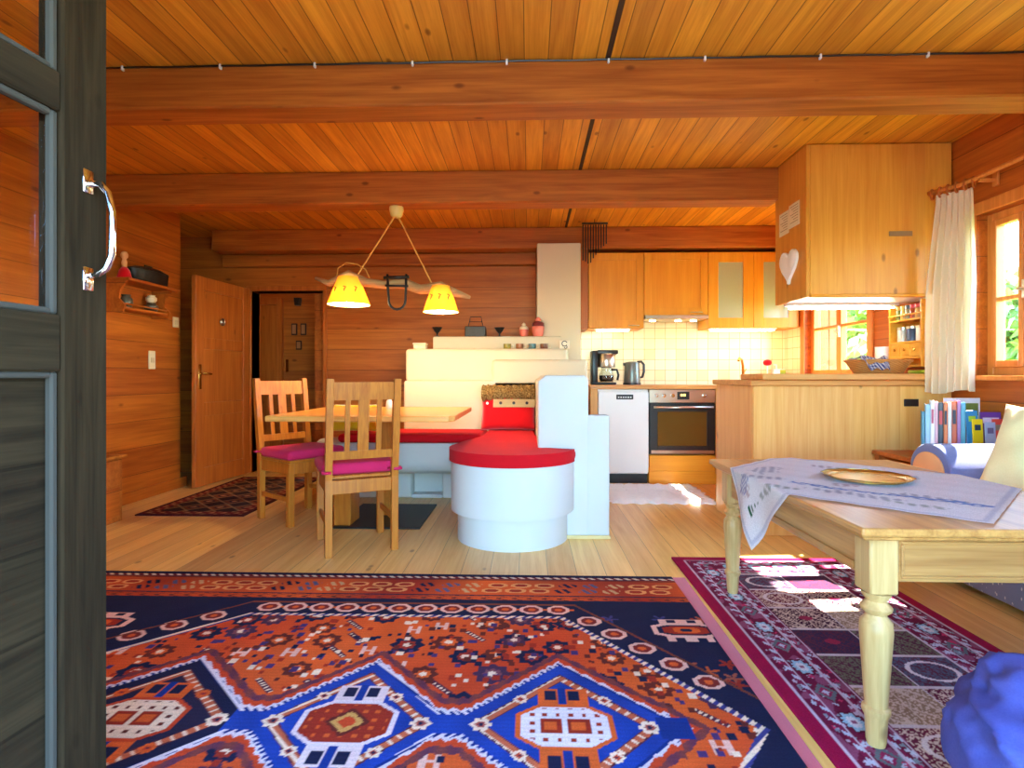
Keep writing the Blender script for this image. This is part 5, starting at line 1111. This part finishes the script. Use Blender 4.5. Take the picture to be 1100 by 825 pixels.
# blue pouf
bm = B()
from mathutils import noise as mn
def pf(u, v):
    a = 2*PI*u; ph = PI*v; st_ = math.sin(ph)
    d = Vector((st_*math.cos(a), st_*math.sin(a), -math.cos(ph)))
    lump = mn.noise(d*1.6+Vector((3, 1, 7))); fold = 1-abs(mn.noise(d*2.6+Vector((1, 9, 2)))); fine = 1-abs(mn.noise(d*6.5+Vector((5, 2, 4))))
    k = 1+.16*lump+.13*(fold-.75)+.05*(fine-.8)
    e = .62; sg = lambda q: math.copysign(abs(q)**e, q)
    h = math.sqrt(d.x*d.x+d.y*d.y); rr = .33*(h**e)*k
    return (1.18+.95*rr*math.cos(a), 1.06+.95*rr*math.sin(a), max(.0095, .195+.19*sg(d.z)*(k if d.z > 0 else 1)))
surf(bm, pf, 140, 70, True); bmesh.ops.remove_doubles(bm, verts=bm.verts, dist=.0005); solo('bean_bag', bm, M['blue'], 'crumpled blue fabric pouf on the burgundy rug', 'pouf', smooth=True)

# ------------------------------------------------------------------ coffee table
ZT = .60
t = thing('coffee_table', 'pale pine coffee table with turned legs on the burgundy rug', 'coffee table', (1.24, 2.03, 0))
TX0, TX1, TY0, TY1 = .835, 1.65, 1.425, 2.62
bm = B(); box(bm, TX0, TX1, TY0, TY1, ZT-.022, ZT, .006, seg=2); box(bm, TX0+.012, TX1-.012, TY0+.012, TY1-.012, ZT-.034, ZT-.022, .004); obj('tabletop', bm, M['pale_pine_y'], t)
LX = (.918, 1.567); LY = (1.505, 2.545)
for x in LX:
    bm = B(); box(bm, x-.02, x+.02, LY[0]+.038, LY[1]-.038, ZT-.155, ZT-.035, .003); sa = obj('side_apron', bm, M['pale_pine_y'], t)
    xm = x-.026 if x == LX[0] else x+.02
    bm = B(); box(bm, xm, xm+.006, LY[0]+.06, LY[1]-.06, ZT-.147, ZT-.125, .002); obj('moulding', bm, M['pale_pine_y'], sa)
for y in LY[::-1]:
    bm = B(); box(bm, LX[0]+.038, LX[1]-.038, y-.02, y+.02, ZT-.155, ZT-.035, .003); ap = obj('end_apron', bm, M['pale_pine_x'], t)
bm = B(); y = LY[0]-.02
box(bm, LX[0]+.05, LX[1]-.05, y-.006, y, ZT-.145, ZT-.137, .002); box(bm, LX[0]+.05, LX[1]-.05, y-.006, y, ZT-.055, ZT-.047, .002)
for x in (LX[0]+.05, LX[1]-.058): box(bm, x, x+.008, y-.006, y, ZT-.137, ZT-.055, .002)
obj('moulding', bm, M['pale_pine_x'], ap)
for x in LX:
    for y in LY:
        bm = B(); box(bm, x-.037, x+.037, y-.037, y+.037, ZT-.185, ZT-.035, .005)
        z0 = .0095
        lathe(bm, [(.021, z0), (.024, .012+z0), (.0275, .085), (.034, .098), (.034, .108), (.027, .114), (.034, .22), (.040, .31), (.0385, .335), (.026, .350), (.024, .356), (.036, .366), (.038, .374), (.030, .384), (.024, .392), (.034, .405), (.036, ZT-.186)], (x, y, 0), 28)
        obj('leg', bm, M['pale_pine'], t, 40)
# cloth laid cornerwise
def cloth_col(a, b_):
    C = np.zeros(a.shape+(3,)); C[:] = lin(250, 250, 252)
    n = smooth_noise(a, b_, 40, 2)
    e = np.minimum(np.minimum(a, 1-a), np.minimum(b_, 1-b_))
    r = np.random.default_rng(2)
    C[(np.abs(e-.02) < .006)] = lin(224, 226, 236)
    for (ca, cb, w, h, c) in ((.22, .30, .10, .04, (120, 130, 170)), (.14, .50, .05, .12, (130, 130, 160)), (.32, .13, .10, .03, (90, 110, 80)), (.60, .18, .14, .03, (110, 120, 160)), (.78, .30, .10, .04, (120, 120, 150)), (.80, .14, .10, .02, (100, 130, 100)), (.3, .8, .1, .03, (140, 120, 140)), (.6, .75, .1, .04, (110, 130, 180)), (.5, .35, .06, .02, (170, 120, 130)), (.12, .22, .03, .03, (170, 110, 120))):
        d = np.hypot((a-ca)/w, (b_-cb)/h)+.5*smooth_noise(a, b_, 70, int(ca*100)); C[(d < 1) & (np.sin(a*170+b_*60) > -.35)] = .45*lin(*c)+.5
    band = (np.abs(b_-(.27+.02*np.sin(a*9))) < .022) & (a > .33) & (a < .97); C[band & (np.sin(a*120)*np.sin(b_*160) > -.2)] = lin(130, 160, 214)
    tri = (a > .09) & (a < .19) & (np.abs(b_-.13) < (.19-a)*.30) ; C[tri & (np.sin(a*260) > -.2)] = lin(40, 110, 70)
    q = (np.abs(a-.10)+np.abs(b_-.27) < .06) & (np.sin((a+b_)*210)*np.sin((a-b_)*210) > 0); C[q] = lin(170, 172, 214)
    return C
N_ = 120
P0v = Vector((.565, 2.065)); ea = Vector((.62, -.605)); eb = Vector((.605, .60))
aa, bb = np.meshgrid(np.linspace(0, 1, N_), np.linspace(0, 1, N_), indexing='ij')
CC = cloth_col(aa, bb); bm = B(); cl = bm.verts.layers.float_color.new('pattern')
def drape(x, y):
    z = ZT+.004; dx = 0
    if x < TX0-.004:
        d = TX0-.004-x; z -= d*.97; x = TX0-.006-.012*min(1, d*8)-.012*math.sin((y-2.05)*22)*min(1, d*5)
    elif x > TX1+.004:
        d = x-TX1-.004; z -= d; x = TX1+.006+.012*min(1, d*8)
    if y > TY1+.004: d = y-TY1-.004; z -= d; y = TY1+.006
    else: z += .0016*(1+math.sin(x*40)*math.sin(y*33))
    return (x, y, z)
VV = []
for i in range(N_):
    row = []
    for j in range(N_):
        p = P0v+ea*aa[i, j]+eb*bb[i, j]; v = bm.verts.new(drape(p.x, p.y)); v[cl] = (*CC[i, j], 1); row.append(v)
    VV.append(row)
for i in range(N_-1):
    for j in range(N_-1): bm.faces.new((VV[i][j], VV[i+1][j], VV[i+1][j+1], VV[i][j+1]))
bmesh.ops.solidify(bm, geom=bm.faces[:], thickness=-.0015)
solo('tablecloth', bm, attr_mat('embroidered_linen', .9, .15, .1, 320), 'white embroidered cloth laid cornerwise over the coffee table', 'tablecloth', smooth=True)
t = thing('brass_tray', 'round brass tray with scalloped rim on the tablecloth', 'tray', (1.235, 2.08, ZT+.0085))
bm = B(); lathe(bm, [(0, 0), (.118, 0), (.118, .003), (0, .003)], (1.235, 2.08, ZT+.0085), 48); obj('tray_plate', bm, M['brass'], t, 40)
bm = B(); surf(bm, lambda u, v: (1.235+(.112+.034*v)*(1+.02*math.cos(2*PI*u*12)*v)*math.cos(2*PI*u), 2.08+(.112+.034*v)*(1+.02*math.cos(2*PI*u*12)*v)*math.sin(2*PI*u), ZT+.0125+.010*v*v), 96, 5, True); bmesh.ops.solidify(bm, geom=bm.faces[:], thickness=.0015); obj('rim', bm, M['brass'], t, True)
